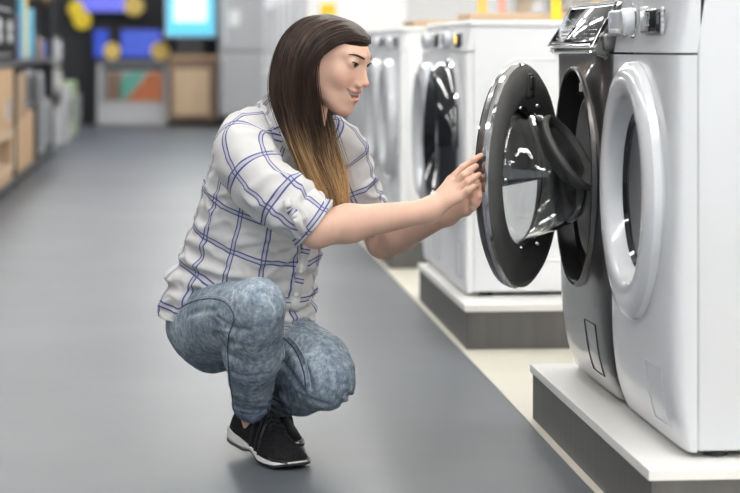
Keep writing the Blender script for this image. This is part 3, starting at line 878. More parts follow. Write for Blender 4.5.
rp.color_ramp.elements[0].position = .52; rp.color_ramp.elements[0].color = (.10, .135, .185, 1)
rp.color_ramp.elements[1].position = .84; rp.color_ramp.elements[1].color = (.50, .55, .58, 1)
e_ = rp.color_ramp.elements.new(.68); e_.color = (.25, .305, .365, 1)
nt.links.new(rp.outputs[0], b.inputs['Base Color'])
bp = nt.nodes.new('ShaderNodeBump'); bp.inputs['Strength'].default_value = .35; bp.inputs['Distance'].default_value = .001
nt.links.new(nz(500, 2), bp.inputs['Height']); nt.links.new(bp.outputs[0], b.inputs['Normal'])
jeans = link('jeans', jme, M_jean, WO, local=False, sharp=None)
jb = bvh_of(jme)
M_seam = mat('dark_seam', (.03, .045, .09), .8); M_stitch = mat('pale_stitch', (.42, .46, .50), .8)
def jseam(pts, r=.0013, name='seam', m=M_seam, n=60, dx=0, dy=0, bv=None, par=None, off=.0004):
    P_ = catmull([(a_, b_) for a_, b_ in pts], n); out = []
    for x_, y_ in P_:
        h_ = hit(bv or jb, x_ + dx, y_ + dy, off)
        if h_ is not None: out.append(h_)
    bm = bmesh.new(); tube(bm, out, r, 6)
    return bm_link(name, bm, m, par or jeans, label=None)
jseam([(176, 311), (190, 303), (206, 299), (220, 300), (229, 306), (234, 316), (233, 324)])
jseam([(233, 324), (229, 336), (228, 352), (229, 370), (231, 388), (233, 402)])
jseam([(283, 338), (292, 346), (299, 358), (304, 374), (306, 390)], r=.0016)
jseam([(289, 336), (297, 344), (305, 358), (309, 374), (311, 390)], r=.0008, m=M_stitch, name='stitching')
jseam([(180, 307), (194, 299), (207, 296), (221, 297), (231, 303)], r=.0007, m=M_stitch, name='stitching')
# rolled hem of the near leg : a real ring round the ankle
hx = np.cross(hemR_n, [0, 0, 1.]); hx /= np.linalg.norm(hx); hy = np.cross(hemR_n, hx)
bm = bmesh.new()
for kk in range(1):
    G = []
    for (off_, rr_) in ((.004, .034), (.007, .0425), (-.002, .0460), (-.014, .0470), (-.026, .0465), (-.031, .0440), (-.031, .036)):
        ring_ = []
        for i in range(64):
            a_ = 2 * PI * i / 64
            r_ = rr_ + .0010 * math.sin(5 * a_ + off_ * 90) + .0006 * math.sin(13 * a_)
            ring_.append(bm.verts.new(Vector(hemR_c + hemR_n * (off_ + .0015 * math.sin(3 * a_)) + hx * r_ * math.cos(a_) * .93 + hy * r_ * math.sin(a_))))
        G.append(ring_)
    for A_, B_ in zip(G, G[1:] + G[:1]):
        for i in range(64): bm.faces.new((A_[i], A_[(i + 1) % 64], B_[(i + 1) % 64], B_[i]))
bmesh.ops.recalc_face_normals(bm, faces=bm.faces)
M_hem = mat('denim_hem', (.07, .10, .15), .85, var=(.20, .26, .34), vscale=70)
bm_link('rolled_hem', bm, M_hem, jeans, sharp=None)
# ================================================================== shirt
M_pl = mat('plaid_cotton', (.76, .75, .74), .8, spec=.2, bump=.15, bscale=700)
nt = M_pl.node_tree; b = nt.nodes['Principled BSDF']
uv = nt.nodes.new('ShaderNodeUVMap'); uv.uv_map = 'UVMap'
sp = nt.nodes.new('ShaderNodeSeparateXYZ'); nt.links.new(uv.outputs[0], sp.inputs[0])
def mth(op, a, b_=None, c=None):
    n = nt.nodes.new('ShaderNodeMath'); n.operation = op
    for i, q in enumerate((a, b_, c)):
        if q is None: continue
        if isinstance(q, (int, float)): n.inputs[i].default_value = q
        else: nt.links.new(q, n.inputs[i])
    return n.outputs[0]
def stripes(src, s, gap=.0046, w=.0015):
    f = mth('FRACT', mth('DIVIDE', src, s)); m = mth('ABSOLUTE', mth('MULTIPLY', mth('SUBTRACT', f, .5), s))
    dd = mth('ABSOLUTE', mth('SUBTRACT', m, gap))
    ln = nt.nodes.new('ShaderNodeMapRange'); nt.links.new(dd, ln.inputs[0]); ln.inputs[1].default_value = w * .6; ln.inputs[2].default_value = w * 1.5; ln.inputs[3].default_value = 1; ln.inputs[4].default_value = 0
    inn = nt.nodes.new('ShaderNodeMapRange'); nt.links.new(m, inn.inputs[0]); inn.inputs[1].default_value = gap * .9; inn.inputs[2].default_value = gap * 1.1; inn.inputs[3].default_value = .22; inn.inputs[4].default_value = 0
    return mth('MAXIMUM', ln.outputs[0], inn.outputs[0])
la = mth('MAXIMUM', stripes(sp.outputs[0], .078), stripes(sp.outputs[1], .088))
mx = nt.nodes.new('ShaderNodeMix'); mx.data_type = 'RGBA'; nt.links.new(la, mx.inputs[0])
mx.inputs[6].default_value = (.61, .60, .595, 1); mx.inputs[7].default_value = (.055, .075, .26, 1)
nt.links.new(mx.outputs[2], b.inputs['Base Color'])
M_inner = mat('shirt_plain', (.74, .73, .72), .8)
def loft(name, secs, nv, nu, parent, m, disp=None, uref=None, uoff=0., voff=0., thick=.0016, expn=2.0, pleat=None, urange=(0, 2 * PI), rim=True):
    """secs: (centre, A, B) with A,B half-axis vectors; one open-ended sleeve of cloth with real thickness"""
    C_ = catmull([tuple(s[0]) for s in secs], nv); A_ = catmull([tuple(s[1]) for s in secs], nv); B_ = catmull([tuple(s[2]) for s in secs], nv)
    arc = np.concatenate([[0], np.cumsum(np.linalg.norm(np.diff(C_, axis=0), axis=1))])
    if uref is None: uref = float(np.mean(np.linalg.norm(A_, axis=1) + np.linalg.norm(B_, axis=1)) / 2)
    full = abs(urange[1] - urange[0] - 2 * PI) < 1e-6
    nc = nu if full else nu + 1
    V = []; 
    for k in range(nv):
        for j in range(nc):
            th = urange[0] + (urange[1] - urange[0]) * j / nu
            c, s = math.cos(th), math.sin(th)
            e = 2.0 / expn
            cc = math.copysign(abs(c) ** e, c); ss = math.copysign(abs(s) ** e, s)
            rad = A_[k] * cc + B_[k] * ss
            p = C_[k] + rad
            if disp:
                n_ = rad / (np.linalg.norm(rad) + 1e-9)
                p = p + n_ * disp(th, arc[k], k / (nv - 1), p)
            V.append(p)
    Fc = []; UV = []
    for k in range(nv - 1):
        for j in range(nu):
            j2 = (j + 1) % nc if full else j + 1
            Fc.append((k * nc + j, k * nc + j2, (k + 1) * nc + j2, (k + 1) * nc + j))
            u0 = (urange[0] + (urange[1] - urange[0]) * j / nu) * uref + uoff; u1 = (urange[0] + (urange[1] - urange[0]) * (j + 1) / nu) * uref + uoff
            UV += [(u0, arc[k] + voff), (u1, arc[k] + voff), (u1, arc[k + 1] + voff), (u0, arc[k + 1] + voff)]
    me = bpy.data.meshes.new(name); me.from_pydata([tuple(p) for p in V], [], Fc)
    ul = me.uv_layers.new(name='UVMap'); ul.data.foreach_set('uv', np.array(UV, np.float32).ravel())
    o = link(name, me, m, parent, local=False if parent is WO else True, sharp=None)
    if parent is not WO and parent is not None: o.matrix_parent_inverse = Matrix.Identity(4)
    bmx = bmesh.new(); bmx.from_mesh(me); bmesh.ops.recalc_face_normals(bmx, faces=bmx.faces)
    # outward check
    c0 = Vector(C_.mean(0)); s_ = sum((f.calc_center_median() - c0).dot(f.normal) for f in bmx.faces)
    if s_ < 0: bmesh.ops.reverse_faces(bmx, faces=bmx.faces)
    bmx.to_mesh(me); bmx.free()
    sol = o.modifiers.new('s', 'SOLIDIFY'); sol.thickness = thick; sol.offset = -1
    return o
l0 = cb(.64, .77, 0); f0 = cb(.77, -.64, 0); u0_ = np.array([0, 0, 1.])
def sec(px, py, D, a, b_, lean):
    t = math.radians(lean)
    return (A3(W(px, py, D)), l0 * a, (f0 * math.cos(t) - u0_ * math.sin(t)) * b_)
TS = [sec(240, 318, 5.045, .176, .160, 6), sec(242, 300, 5.04, .172, .158, 12), sec(247, 275, 5.025, .160, .142, 20),
      sec(256, 238, 5.00, .152, .128, 24), sec(266, 200, 4.975, .156, .122, 26), sec(274, 170, 4.955, .160, .115, 28),
      sec(281, 146, 4.945, .158, .098, 28), sec(286, 129, 4.94, .125, .080, 26), sec(291, 117, 4.935, .082, .066, 24), sec(293, 109, 4.935, .064, .060, 22)]
def tdisp(th, v, k, p):
    q = Vector(p)
    d = .010 * noise.noise(Vector((q.x * 7, q.y * 7, q.z * 5))) 
    # long soft folds falling from the shoulder to the waist
    a = math.sin(th * 5 + v * 14 + 2.2 * noise.noise(q * 6)); d += .0062 * (1 - k) * a
    r = 1 - abs(noise.noise(Vector((q.x * 10 + q.z * 9, q.y * 10, q.z * 20 - q.x * 12)))) * 2.4; d += .009 * max(0, r) ** 1.5 * (1 - .4 * k)
    r = 1 - abs(noise.noise(Vector((q.x * 16 - q.z * 20 + 5, q.y * 16, q.z * 24 + q.x * 14)))) * 3; d += .0045 * max(0, r) ** 1.5
    # gathered above the lap
    d += .0045 * math.exp(-((k - .22) / .13) ** 2) * math.sin(v * 150 + th * 4 + 3 * noise.noise(q * 9))
    # hem flutter
    d += .004 * max(0, 1 - k / .12) * math.sin(th * 7 + .8)
    return d
shirt = loft('shirt', TS, 170, 200, WO, M_pl, tdisp, uref=.148, uoff=.032, voff=.02, expn=2.15)
dgx = bpy.context.evaluated_depsgraph_get()
tb = bvh_of(shirt.data)
def cross_frame(P, hint):
    """rings perpendicular to a path"""
    out = []
    for i in range(len(P)):
        t = P[min(i + 1, len(P) - 1)] - P[max(i - 1, 0)]; t = t / np.linalg.norm(t)
        a = hint - t * (hint @ t); a /= np.linalg.norm(a); out.append((t, a, np.cross(t, a)))
    return out
def sleeve(path, rad, uoff, voff, seed, elbow_k, flat=.94):
    P = [A3(W(*q)) for q in path]; fr = cross_frame(P, cb(0, -1, 0))
    secs = [(p, f[1] * r * flat, f[2] * r) for p, f, r in zip(P, fr, rad)]
    def dsp(th, v, k, p):
        q = Vector(p)
        d = .0040 * noise.noise(q * 14 + Vector((seed, 0, 0)))
        # folds across the arm gathering at the elbow
        g = math.exp(-((k - elbow_k) / .20) ** 2)
        r = 1 - abs(noise.noise(Vector((math.cos(th) * .9 + seed, math.sin(th) * .9 + v * 3, v * 26)))) * 2.6
        d += (.0050 + .0080 * g) * max(0, r) ** 1.4
        d += .0020 * math.sin(th * 3 + v * 30 + seed)
        return d - .002
    return loft('sleeve', secs, 80, 80, shirt, M_pl, dsp, uref=.062, uoff=uoff, voff=voff), secs
def child_fix(o):
    # sub-parts share the shirt's space (shirt mesh is in world coordinates, moved back by the person's inverse)
    o.parent = shirt; o.matrix_parent_inverse = Matrix.Identity(4)
slR, secR = sleeve([(266, 124, 4.91), (256, 127, 4.885), (247, 137, 4.85), (244, 152, 4.81), (254, 174, 4.775), (272, 192, 4.75), (290, 206, 4.735), (304, 216, 4.735), (312, 222, 4.738)],
                   [.026, .044, .060, .069, .066, .061, .057, .053, .050], .012, .03, 3., .78)
slL, secL = sleeve([(314, 126, 4.965), (326, 132, 4.99), (336, 142, 5.02), (343, 160, 5.06), (352, 185, 5.075), (362, 208, 5.09), (368, 222, 5.10)],
                   [.030, .046, .057, .062, .057, .053, .050], .03, .01, 9., .85)
def cuffband(path, rad, uoff, name='cuff'):
    P = [A3(W(*q)) for q in path]; fr = cross_frame(P, cb(0, -1, 0))
    secs = [(p, f[1] * r * .95, f[2] * r) for p, f, r in zip(P, fr, rad)]
    def dsp(th, v, k, p): return .0016 * math.sin(th * 4 + 1 + v * 20) + .0025 * noise.noise(Vector(p) * 25)
    return loft(name, secs, 26, 72, shirt, M_pl, dsp, uref=.06, uoff=uoff, thick=.003)
cuffband([(294, 208, 4.733), (296, 210, 4.733), (302, 214.5, 4.735), (310, 220.5, 4.737), (315, 224.5, 4.738), (316, 225.3, 4.738), (312, 222, 4.738)], [.050, .0575, .0575, .0555, .0535, .0495, .047], .02)
cuffband([(361, 205, 5.088), (362.5, 208, 5.09), (367, 217, 5.098), (371, 226, 5.103), (371.5, 227, 5.103), (370, 223, 5.10)], [.048, .0545, .0535, .051, .047, .045], .05)
# sleeve tab with its button
def patch_strip(name, pts, width, m, bv, off=.003, thick=.0018, parent=None, dirv=None, n=24):
    """a strip of cloth lying on a surface along pixels pts"""
    P_ = catmull(pts, n); c = []
    for x_, y_ in P_:
        h_ = hit(bv, x_, y_, off)
        if h_ is not None: c.append(h_)
    bm = bmesh.new(); prev = None; uvl = bm.loops.layers.uv.new('UVMap'); acc = 0
    L_ = len(c)
    rows = []
    for i in range(L_):
        t = (c[min(i + 1, L_ - 1)] - c[max(i - 1, 0)]).normalized()
        v_ = (c[i] - Vector((0, 0, H))).normalized(); s = t.cross(v_).normalized()
        rows.append((bm.verts.new(c[i] - s * width / 2), bm.verts.new(c[i] + s * width / 2)))
    for i in range(L_ - 1):
        f = bm.faces.new((rows[i][0], rows[i][1], rows[i + 1][1], rows[i + 1][0]))
        ln = (c[i + 1] - c[i]).length
        for lp, q in zip(f.loops, ((0, acc), (width, acc), (width, acc + ln), (0, acc + ln))): lp[uvl].uv = (q[0] + .0, q[1] + .01)
        acc += ln
    bm.normal_update(); bm.faces.ensure_lookup_table(); f0_ = bm.faces[len(bm.faces) // 2]
    if f0_.normal.dot(Vector((0, 0, H)) - f0_.calc_center_median()) < 0: bmesh.ops.reverse_faces(bm, faces=bm.faces)
    o = bm_link(name, bm, m, parent if parent is not None else shirt, sharp=None)
    so = o.modifiers.new('s', 'SOLIDIFY'); so.thickness = thick; so.offset = -1
    return o
sb = bvh_of(slR.data)
patch_strip('sleeve_tab', [(287, 202), (292, 211), (298, 221), (303, 230)], .018, M_pl, sb, off=.010)
def button(px, py, bv, off=.005, r=.0052):
    h_ = hit(bv, px, py, off)
    if h_ is None: return
    n_ = (Vector((0, 0, H)) - h_).normalized()
    bm = bmesh.new(); lathe(bm, [(0, .002), (r * .6, .002), (r * .8, .003), (r, .002), (r, 0), (0, 0)], 20, Matrix.Translation(h_) @ n_.to_track_quat('Z', 'Y').to_matrix().to_4x4())
    bm_link('button', bm, mat('pearl_button', (.75, .72, .68), .2, coat=.5), shirt)
# placket down the front with its buttons
patch_strip('placket', [(303, 238), (302, 250), (299, 265), (296, 280), (293, 296), (291, 310)], .030, M_pl, tb, off=.004)
for q in ((302, 246), (298.5, 269), (295, 292)): button(q[0], q[1], tb, .0075)
# collar : a folded band round the neck, open at the throat
def collar():
    c0 = A3(W(294, 111, 4.94)); ang = np.linspace(math.radians(-60), math.radians(240), 60)
    rows = []
    bm = bmesh.new(); uvl = bm.loops.layers.uv.new('UVMap')
    t = math.radians(20); ff = f0 * math.cos(t) - u0_ * math.sin(t); uu = u0_ * math.cos(t) + f0 * math.sin(t)
    for i, a_ in enumerate(np.linspace(0, 1, 64)):
        th = math.radians(90 + 28) + a_ * math.radians(360 - 56)      # opening faces forward (90 deg = front)
        dl = l0 * math.cos(th) + ff * math.sin(th)
        endk = (abs(a_ - .5) * 2) ** 6
        drop = .034 + .030 * endk
        sag = -.020 * (abs(a_ - .5) * 2) ** 2.0
        base_ = c0 + l0 * .063 * math.cos(th) + ff * .058 * math.sin(th) + uu * (sag + .000)
        rows.append([bm.verts.new(Vector(base_ + dl * o_ + uu * h_ + ff * endk * e_)) for o_, h_, e_ in
                     ((-.004, -.016, 0), (-.001, .010, 0), (.002, .021, 0), (.007, .022, 0), (.013, .012, .004), (.022, -.004, .010), (.034, -drop + .006, .018))])
    for i in range(len(rows) - 1):
        for j in range(6):
            f = bm.faces.new((rows[i][j], rows[i + 1][j], rows[i + 1][j + 1], rows[i][j + 1]))
            for lp, (a_, b__) in zip(f.loops, ((i, j), (i + 1, j), (i + 1, j + 1), (i, j + 1))): lp[uvl].uv = (a_ * .0062 + .01, b__ * .012 + .02)
    bmesh.ops.solidify(bm, geom=bm.faces[:], thickness=.0025)
    bmesh.ops.recalc_face_normals(bm, faces=bm.faces)
    return bm_link('collar', bm, M_pl, shirt, sharp=50)
collar()
patch_strip('collar_point', [(270, 104), (276, 117), (284, 133), (293, 150), (301, 168)], .034, M_pl, tb, off=.008)
# necklace
M_gold = mat('gold', (.8, .55, .25), .2, metal=1.)
# ================================================================== shoes
M_knit = mat('black_knit', (.008, .008, .009), .8, spec=.15, var=(.022, .022, .024), vscale=160, bump=.4, bscale=500)
M_cage = mat('black_cage', (.016, .016, .018), .3)
M_sole = mat('shoe_sole', (.72, .70, .68), .55)
M_out = mat('outsole_black', (.03, .028, .028), .7)
M_lace = mat('black_lace', (.02, .02, .022), .6)
def shoe(heel, toe, roll, bend, label):
    heel = A3(heel); toe = A3(toe); L = .262
    fx = toe - heel; fx[2] = 0; fx /= np.linalg.norm(fx); fl = np.cross([0, 0, 1.], fx)
    XB = .085                                                # distance of the flex line from the toe
    def P(x, y, z):
        """x from heel(0) to toe(L); behind the ball the shoe hinges up by `bend`"""
        xb = L - XB - x
        if xb > 0:
            a = bend * min(1, xb / .05) if xb < .05 else bend
            # integrate the hinge smoothly
            n = 6; xx, zz_ = 0., 0.; st = xb / n
            for i in range(n):
                aa = bend * min(1, (i + .5) * st / .05); xx += math.cos(aa) * st; zz_ += math.sin(aa) * st
            ae = bend * min(1, xb / .05)
            X = L - XB - xx - math.sin(ae) * 0 + z * math.sin(ae); Z = zz_ + z * math.cos(ae)
        else: X, Z = x, z
        w = toe + fx * (X - L) + fl * y; w = w + np.array([0, 0, Z + .004])
        return Vector((w[0], w[1], w[2] - toe[2]))
    def interp(x, tab): return float(np.interp(x / L, [q[0] for q in tab], [q[1] for q in tab]))
    wid = [(0, .020), (.03, .029), (.12, .034), (.3, .033), (.45, .035), (.62, .043), (.75, .047), (.87, .045), (.94, .039), (.98, .029), (1, .017)]
    cen = [(0, 0), (.5, .002), (1, -.008)]
    top = [(0, .062), (.02, .086), (.08, .100), (.2, .100), (.34, .106), (.45, .100), (.6, .080), (.75, .058), (.87, .046), (.95, .039), (1, .026)]
    s_top = [(0, .034), (.1, .030), (.35, .022), (.6, .014), (.85, .012), (1, .014)]
    s_bot = [(0, .010), (.05, .002), (.30, .001), (.42, .010), (.52, .006), (.62, .0), (.9, .0), (1, .008)]
    root = WO
    # upper
    bm = bmesh.new(); G = []
    xs = np.linspace(.004, L - .003, 44)
    for x in xs:
        w = interp(x, wid); t_ = interp(x, top); b_ = interp(x, s_top) - .006; c = interp(x, cen); row = []
        for i in range(25):
            a = PI * i / 24
            n_ = 2.0 if x > L * .45 else 1.6
            yy = math.copysign(abs(math.cos(a)) ** (2 / 2.3), math.cos(a)); zz = abs(math.sin(a)) ** (2 / 1.7 if x < L * .5 else 2 / 2.0)
            taper = 1 - .45 * zz ** 2 * (1 if x < L * .5 else .5)
            row.append(bm.verts.new(P(x, c + w * yy * .97 * taper, b_ + (t_ - b_) * zz)))
        G.append(row)
    for A_, B_ in zip(G, G[1:]):
        for i in range(24): bm.faces.new((A_[i], A_[i + 1], B_[i + 1], B_[i]))
    for g in (G[0], G[-1]): bm.faces.new(g)
    for A_, B_ in zip(G, G[1:]): bm.faces.new((A_[0], B_[0], B_[24], A_[24]))
    bmesh.ops.recalc_face_normals(bm, faces=bm.faces)
    up = bm_link('shoe', bm, M_knit, root, local=False, sharp=50, label=label)
    # ankle collar
    bm = bmesh.new(); G = []
    for h_, r_ in ((.075, 1.16), (.092, 1.10), (.110, 1.05), (.115, 1.0), (.110, .93), (.09, .90)):
        G.append([bm.verts.new(P(.062 + .043 * r_ * math.cos(a) + (h_ - .09) * -.15, .028 * r_ * math.sin(a), h_ + .008 * math.cos(a * 1) )) for a in np.linspace(0, 2 * PI, 33)[:-1]])
    for A_, B_ in zip(G, G[1:]):
        for i in range(32): bm.faces.new((A_[i], A_[(i + 1) % 32], B_[(i + 1) % 32], B_[i]))
    bmesh.ops.recalc_face_normals(bm, faces=bm.faces)
    bm_link('ankle_collar', bm, M_knit, up, sharp=None)
    # midsole + outsole
    for nm, m_, z_hi, z_lo, wk in (('sole', M_sole, lambda x: interp(x, s_top), lambda x: interp(x, s_bot) + .003, 1.03), ('outsole', M_out, lambda x: interp(x, s_bot) + .0045, lambda x: interp(x, s_bot) - .001, 1.0)):
        bm = bmesh.new(); G = []
        for x in np.linspace(-.004, L + .003, 44):
            xc = min(max(x, .001), L - .001)
            w = interp(xc, wid) * wk + .002; c = interp(xc, cen); hi_, lo_ = z_hi(xc), z_lo(xc); hb = .5 * (hi_ + lo_)
            row = [bm.verts.new(P(x, c + w * a_, z_)) for a_, z_ in ((-.90, lo_), (-1.03, lo_ + .3 * (hi_ - lo_)), (-1.03, hb), (-.97, hi_), (.97, hi_), (1.03, hb), (1.03, lo_ + .3 * (hi_ - lo_)), (.90, lo_))]
            G.append(row)
        for A_, B_ in zip(G, G[1:]):
            for i in range(8): bm.faces.new((A_[i], A_[(i + 1) % 8], B_[(i + 1) % 8], B_[i]))
        bm.faces.new(G[0]); bm.faces.new(G[-1])
        bmesh.ops.recalc_face_normals(bm, faces=bm.faces)
        bm_link(nm, bm, m_, up, sharp=60)
    # cage straps on both sides and laces
    def side(x, k, s):
        w = interp(x, wid); t_ = interp(x, top); b_ = interp(x, s_top) - .006; c = interp(x, cen)
        a = PI / 2 * k
        yy = abs(math.cos(a)) ** (2 / 2.3); zz = abs(math.sin(a)) ** (2 / 1.7 if x < L * .5 else 2 / 2.0)
        taper = 1 - .45 * zz ** 2 * (1 if x < L * .5 else .5)
        return P(x, c + s * (w * yy * .97 * taper + .0012), b_ + (t_ - b_) * zz + .0012)
    for s in (-1, 1):
        for x0 in (.35, .44, .53):
            bm = bmesh.new()
            tube(bm, [side((x0 + .055 * (1 - q)) * L, q * .72 + .03, s) for q in np.linspace(0, 1, 10)], .0030, 8, flat=.8)
            bm_link('cage_strap', bm, M_cage, up)
        bm = bmesh.new(); tube(bm, [side(x * L, .74, s) for x in np.linspace(.33, .66, 12)], .0032, 8); bm_link('eyelet_stay', bm, M_cage, up)
    bm = bmesh.new()
    for x in (.37, .43, .49, .55, .61):
        tube(bm, [side(x * L, k, -1) for k in np.linspace(.7, 1, 6)] + [side((x + .02) * L, k, 1) for k in np.linspace(1, .7, 6)], .0022, 6)
    # bow loops
    b0 = side(.37 * L, 1, 1) + Vector((0, 0, .004))
    for s in (-1, 1):
        tube(bm, smoothpts([b0, b0 + Vector(fl * s * .02) + Vector((0, 0, .010)), b0 + Vector(fl * s * .036 + fx * .02) + Vector((0, 0, -.006)), b0 + Vector(fl * s * .022 + fx * .018) + Vector((0, 0, -.004)), b0], 20), .0016, 6)
        tube(bm, smoothpts([b0, b0 + Vector(fl * s * .012 + fx * .03) + Vector((0, 0, -.008)), b0 + Vector(fl * s * .020 + fx * .06) + Vector((0, 0, -.024))], 12), .0016, 6)
    bm_link('laces', bm, M_lace, up)
    bm = bmesh.new()
    # front toe guard
    tube(bm, [side(x * L, .12, 1) for x in np.linspace(.80, .985, 8)] + [side(x * L, .12, -1) for x in np.linspace(.985, .80, 8)], .0035, 8, flat=.7)
    bm_link('toe_guard', bm, M_cage, up)
    return up
shoe(W(236, 447, 5.02), W(301, 466, 4.805), 0, math.radians(9), None)
shoe(W(262, 430, 5.22), W(292, 441, 5.03), 0, math.radians(34), None)
# ================================================================== hair
M_hair = mat('brown_hair', (.024, .0135, .0095), .48, spec=.3, attr='tip', attrcol=(.80, .49, .23), var=(.070, .041, .028), vscale=60, vstretch=(1, 1, .05))
GD = [  # guides ordered round the head, from the near face edge over the back to the far face edge
    [(371, 44, 4.862), (358, 41.5, 4.82), (343, 43, 4.80), (329, 50, 4.79), (318, 60, 4.788), (315.5, 78, 4.79), (317, 100, 4.80), (320, 125, 4.81), (326, 155, 4.82), (336, 182, 4.82), (342, 203, 4.82)],
    [(370, 38, 4.87), (354, 34, 4.825), (337, 37, 4.80), (322, 47, 4.785), (312, 62, 4.78), (309, 82, 4.785), (311, 104, 4.79), (316, 130, 4.80), (322, 158, 4.81), (332, 184, 4.81), (339, 206, 4.815)],
    [(362, 28, 4.88), (344, 26, 4.83), (325, 33, 4.80), (311, 47, 4.785), (303, 66, 4.78), (302, 88, 4.785), (305, 110, 4.79), (311, 135, 4.795), (318, 160, 4.80), (328, 183, 4.805), (335, 204, 4.81)],
    [(350, 20.5, 4.89), (331, 20, 4.84), (312, 29, 4.81), (300, 46, 4.79), (293, 68, 4.785), (293, 92, 4.785), (297, 114, 4.79), (304, 138, 4.79), (311, 160, 4.795), (320, 180, 4.80), (327, 198, 4.805)],
    [(333, 15.5, 4.90), (315, 17, 4.86), (298, 28, 4.83), (287, 47, 4.81), (282, 70, 4.80), (283, 94, 4.795), (288, 116, 4.79), (296, 140, 4.785), (304, 160, 4.79), (312, 178, 4.80), (319, 193, 4.80)],
    [(325, 14.5, 4.91), (305, 18, 4.89), (289, 32, 4.87), (279, 52, 4.85), (275, 74, 4.84), (276, 97, 4.825), (282, 118, 4.81), (291, 140, 4.79), (299, 158, 4.79), (306, 174, 4.80), (312, 187, 4.80)],
    [(322, 14.5, 4.93), (300, 20, 4.92), (283, 36, 4.91), (274, 57, 4.895), (270, 78, 4.88), (271, 98, 4.86), (278, 118, 4.83), (288, 138, 4.80), (296, 155, 4.79), (303, 170, 4.80), (308, 182, 4.80)],
    [(322, 15, 4.95), (302, 22, 4.96), (287, 40, 4.97), (280, 62, 4.96), (279, 84, 4.94), (283, 104, 4.91), (292, 122, 4.88), (302, 140, 4.85), (311, 160, 4.84), (319, 180, 4.83), (324, 196, 4.83)],
    [(330, 15, 4.96), (314, 24, 4.985), (302, 42, 4.995), (298, 66, 4.995), (300, 88, 4.985), (305, 108, 4.96), (313, 130, 4.915), (321, 152, 4.885), (328, 172, 4.865), (333, 190, 4.855), (335, 205, 4.85)],
    [(343, 18, 4.955), (333, 28, 4.98), (325, 46, 4.995), (320, 70, 4.995), (319, 92, 4.99), (322, 112, 4.965), (328, 134, 4.93), (333, 156, 4.90), (337, 176, 4.885), (339, 194, 4.875), (339, 209, 4.87)],
    [(358, 25, 4.93), (352, 36, 4.965), (343, 54, 4.985), (334, 76, 4.99), (329, 96, 4.98), (328, 114, 4.965), (332, 136, 4.93), (338, 158, 4.92), (342, 178, 4.90), (344, 195, 4.89), (342, 209, 4.885)],
    [(371, 38, 4.90), (368, 46, 4.93), (355, 62, 4.96), (343, 82, 4.975), (336, 100, 4.98), (331, 116, 4.965), (334, 138, 4.93), (339, 158, 4.91), (345, 176, 4.915), (347, 192, 4.905), (345, 204, 4.90)],
]
NG = len(GD)
GP = np.array([catmull([tuple(W(*q)) for q in g], 34) for g in GD])       # NG x 34 x 3
cenl = GP.mean(0)
def guide(s):
    """s in 0..NG-1, catmull across the sheet"""
    k = min(int(s), NG - 2); f = s - k
    p0 = GP[max(k - 1, 0)]; p1 = GP[k]; p2 = GP[k + 1]; p3 = GP[min(k + 2, NG - 1)]
    return .5 * ((2 * p1) + (-p0 + p2) * f + (2 * p0 - 5 * p1 + 4 * p2 - p3) * f * f + (-p0 + 3 * p1 - 3 * p2 + p3) * f ** 3)
tipz = A3(W(300, 205, 4.82))[2]; z_dark = A3(W(300, 128, 4.82))[2]
def strand_mesh(count, rad, seed):
    rnd = np.random.RandomState(seed); V = []; Fi = []; T = []; base_ = 0
    n = 34
    for i in range(count):
        s = rnd.uniform(0, NG - 1); g = guide(s).copy()
        lock = noise.noise(Vector((s * 5.5, 0, 3.1))) + .6 * noise.noise(Vector((s * 13, 0, 9.1)))
        ins = rnd.uniform(0, 1) ** 1.5 * .009 + .004 + .006 * lock * 1.0                       # depth under the surface
        t = np.linspace(0, 1, n)[:, None]
        inward = cenl - g; inward /= (np.linalg.norm(inward, axis=1, keepdims=True) + 1e-6)
        fly = (rnd.uniform() < .05)
        wob = rnd.normal(0, .0022, 3) + (rnd.normal(0, .004, 3) if fly else 0)
        ph, fr = rnd.uniform(0, 6.28), rnd.uniform(3, 8)
        g = g + inward * ins * np.minimum(1, t * 3) + wob * t * 2.2 + np.sin(t * fr + ph) * rnd.normal(0, .0011, 3) * t
        # clumping towards the lengths
        Lk = rnd.uniform(.86, 1.03)
        m = max(12, int(n * min(1, Lk))); g = g[:m]
        tan = np.gradient(g, axis=0); tan /= np.linalg.norm(tan, axis=1, keepdims=True) + 1e-9
        a = np.cross(tan, [0.3, .9, .2]); a /= np.linalg.norm(a, axis=1, keepdims=True); b_ = np.cross(tan, a)
        r = rad * np.interp(np.linspace(0, 1, m), [0, .08, .8, 1], [.5, 1, .9, .25])[:, None]
        for k in range(3):
            V.append(g + r * (a * math.cos(2.094 * k) + b_ * math.sin(2.094 * k)))
        off = rnd.normal(0, .020); lk2 = noise.noise(Vector((s * 4.5, 7.7, 0))) ; br = np.clip(.85 + 1.7 * lk2 + rnd.normal(0, .33), 0, 1.1)
        tv = np.clip((z_dark + off - g[:, 2]) / (z_dark - tipz), 0, 1) * br
        T += [tv] * 3
        ar = np.arange(m - 1)
        for k in range(3):
            k2 = (k + 1) % 3
            Fi.append(np.stack([base_ + k * m + ar, base_ + k2 * m + ar, base_ + k2 * m + ar + 1, base_ + k * m + ar + 1], 1))
        base_ += 3 * m
    V = np.concatenate(V); Fi = np.concatenate(Fi); T = np.concatenate(T)
    me = bpy.data.meshes.new('hair'); me.vertices.add(len(V)); me.vertices.foreach_set('co', V.astype(np.float32).ravel())
    me.loops.add(len(Fi) * 4); me.loops.foreach_set('vertex_index', Fi.astype(np.int32).ravel())
    me.polygons.add(len(Fi)); me.polygons.foreach_set('loop_start', np.arange(0, len(Fi) * 4, 4, dtype=np.int32))
    me.update(calc_edges=True); add_attr(me, 'tip', T)
    return me
hair = link('hair', strand_mesh(6500, .00075, 5), M_hair, WO, local=False, sharp=None)
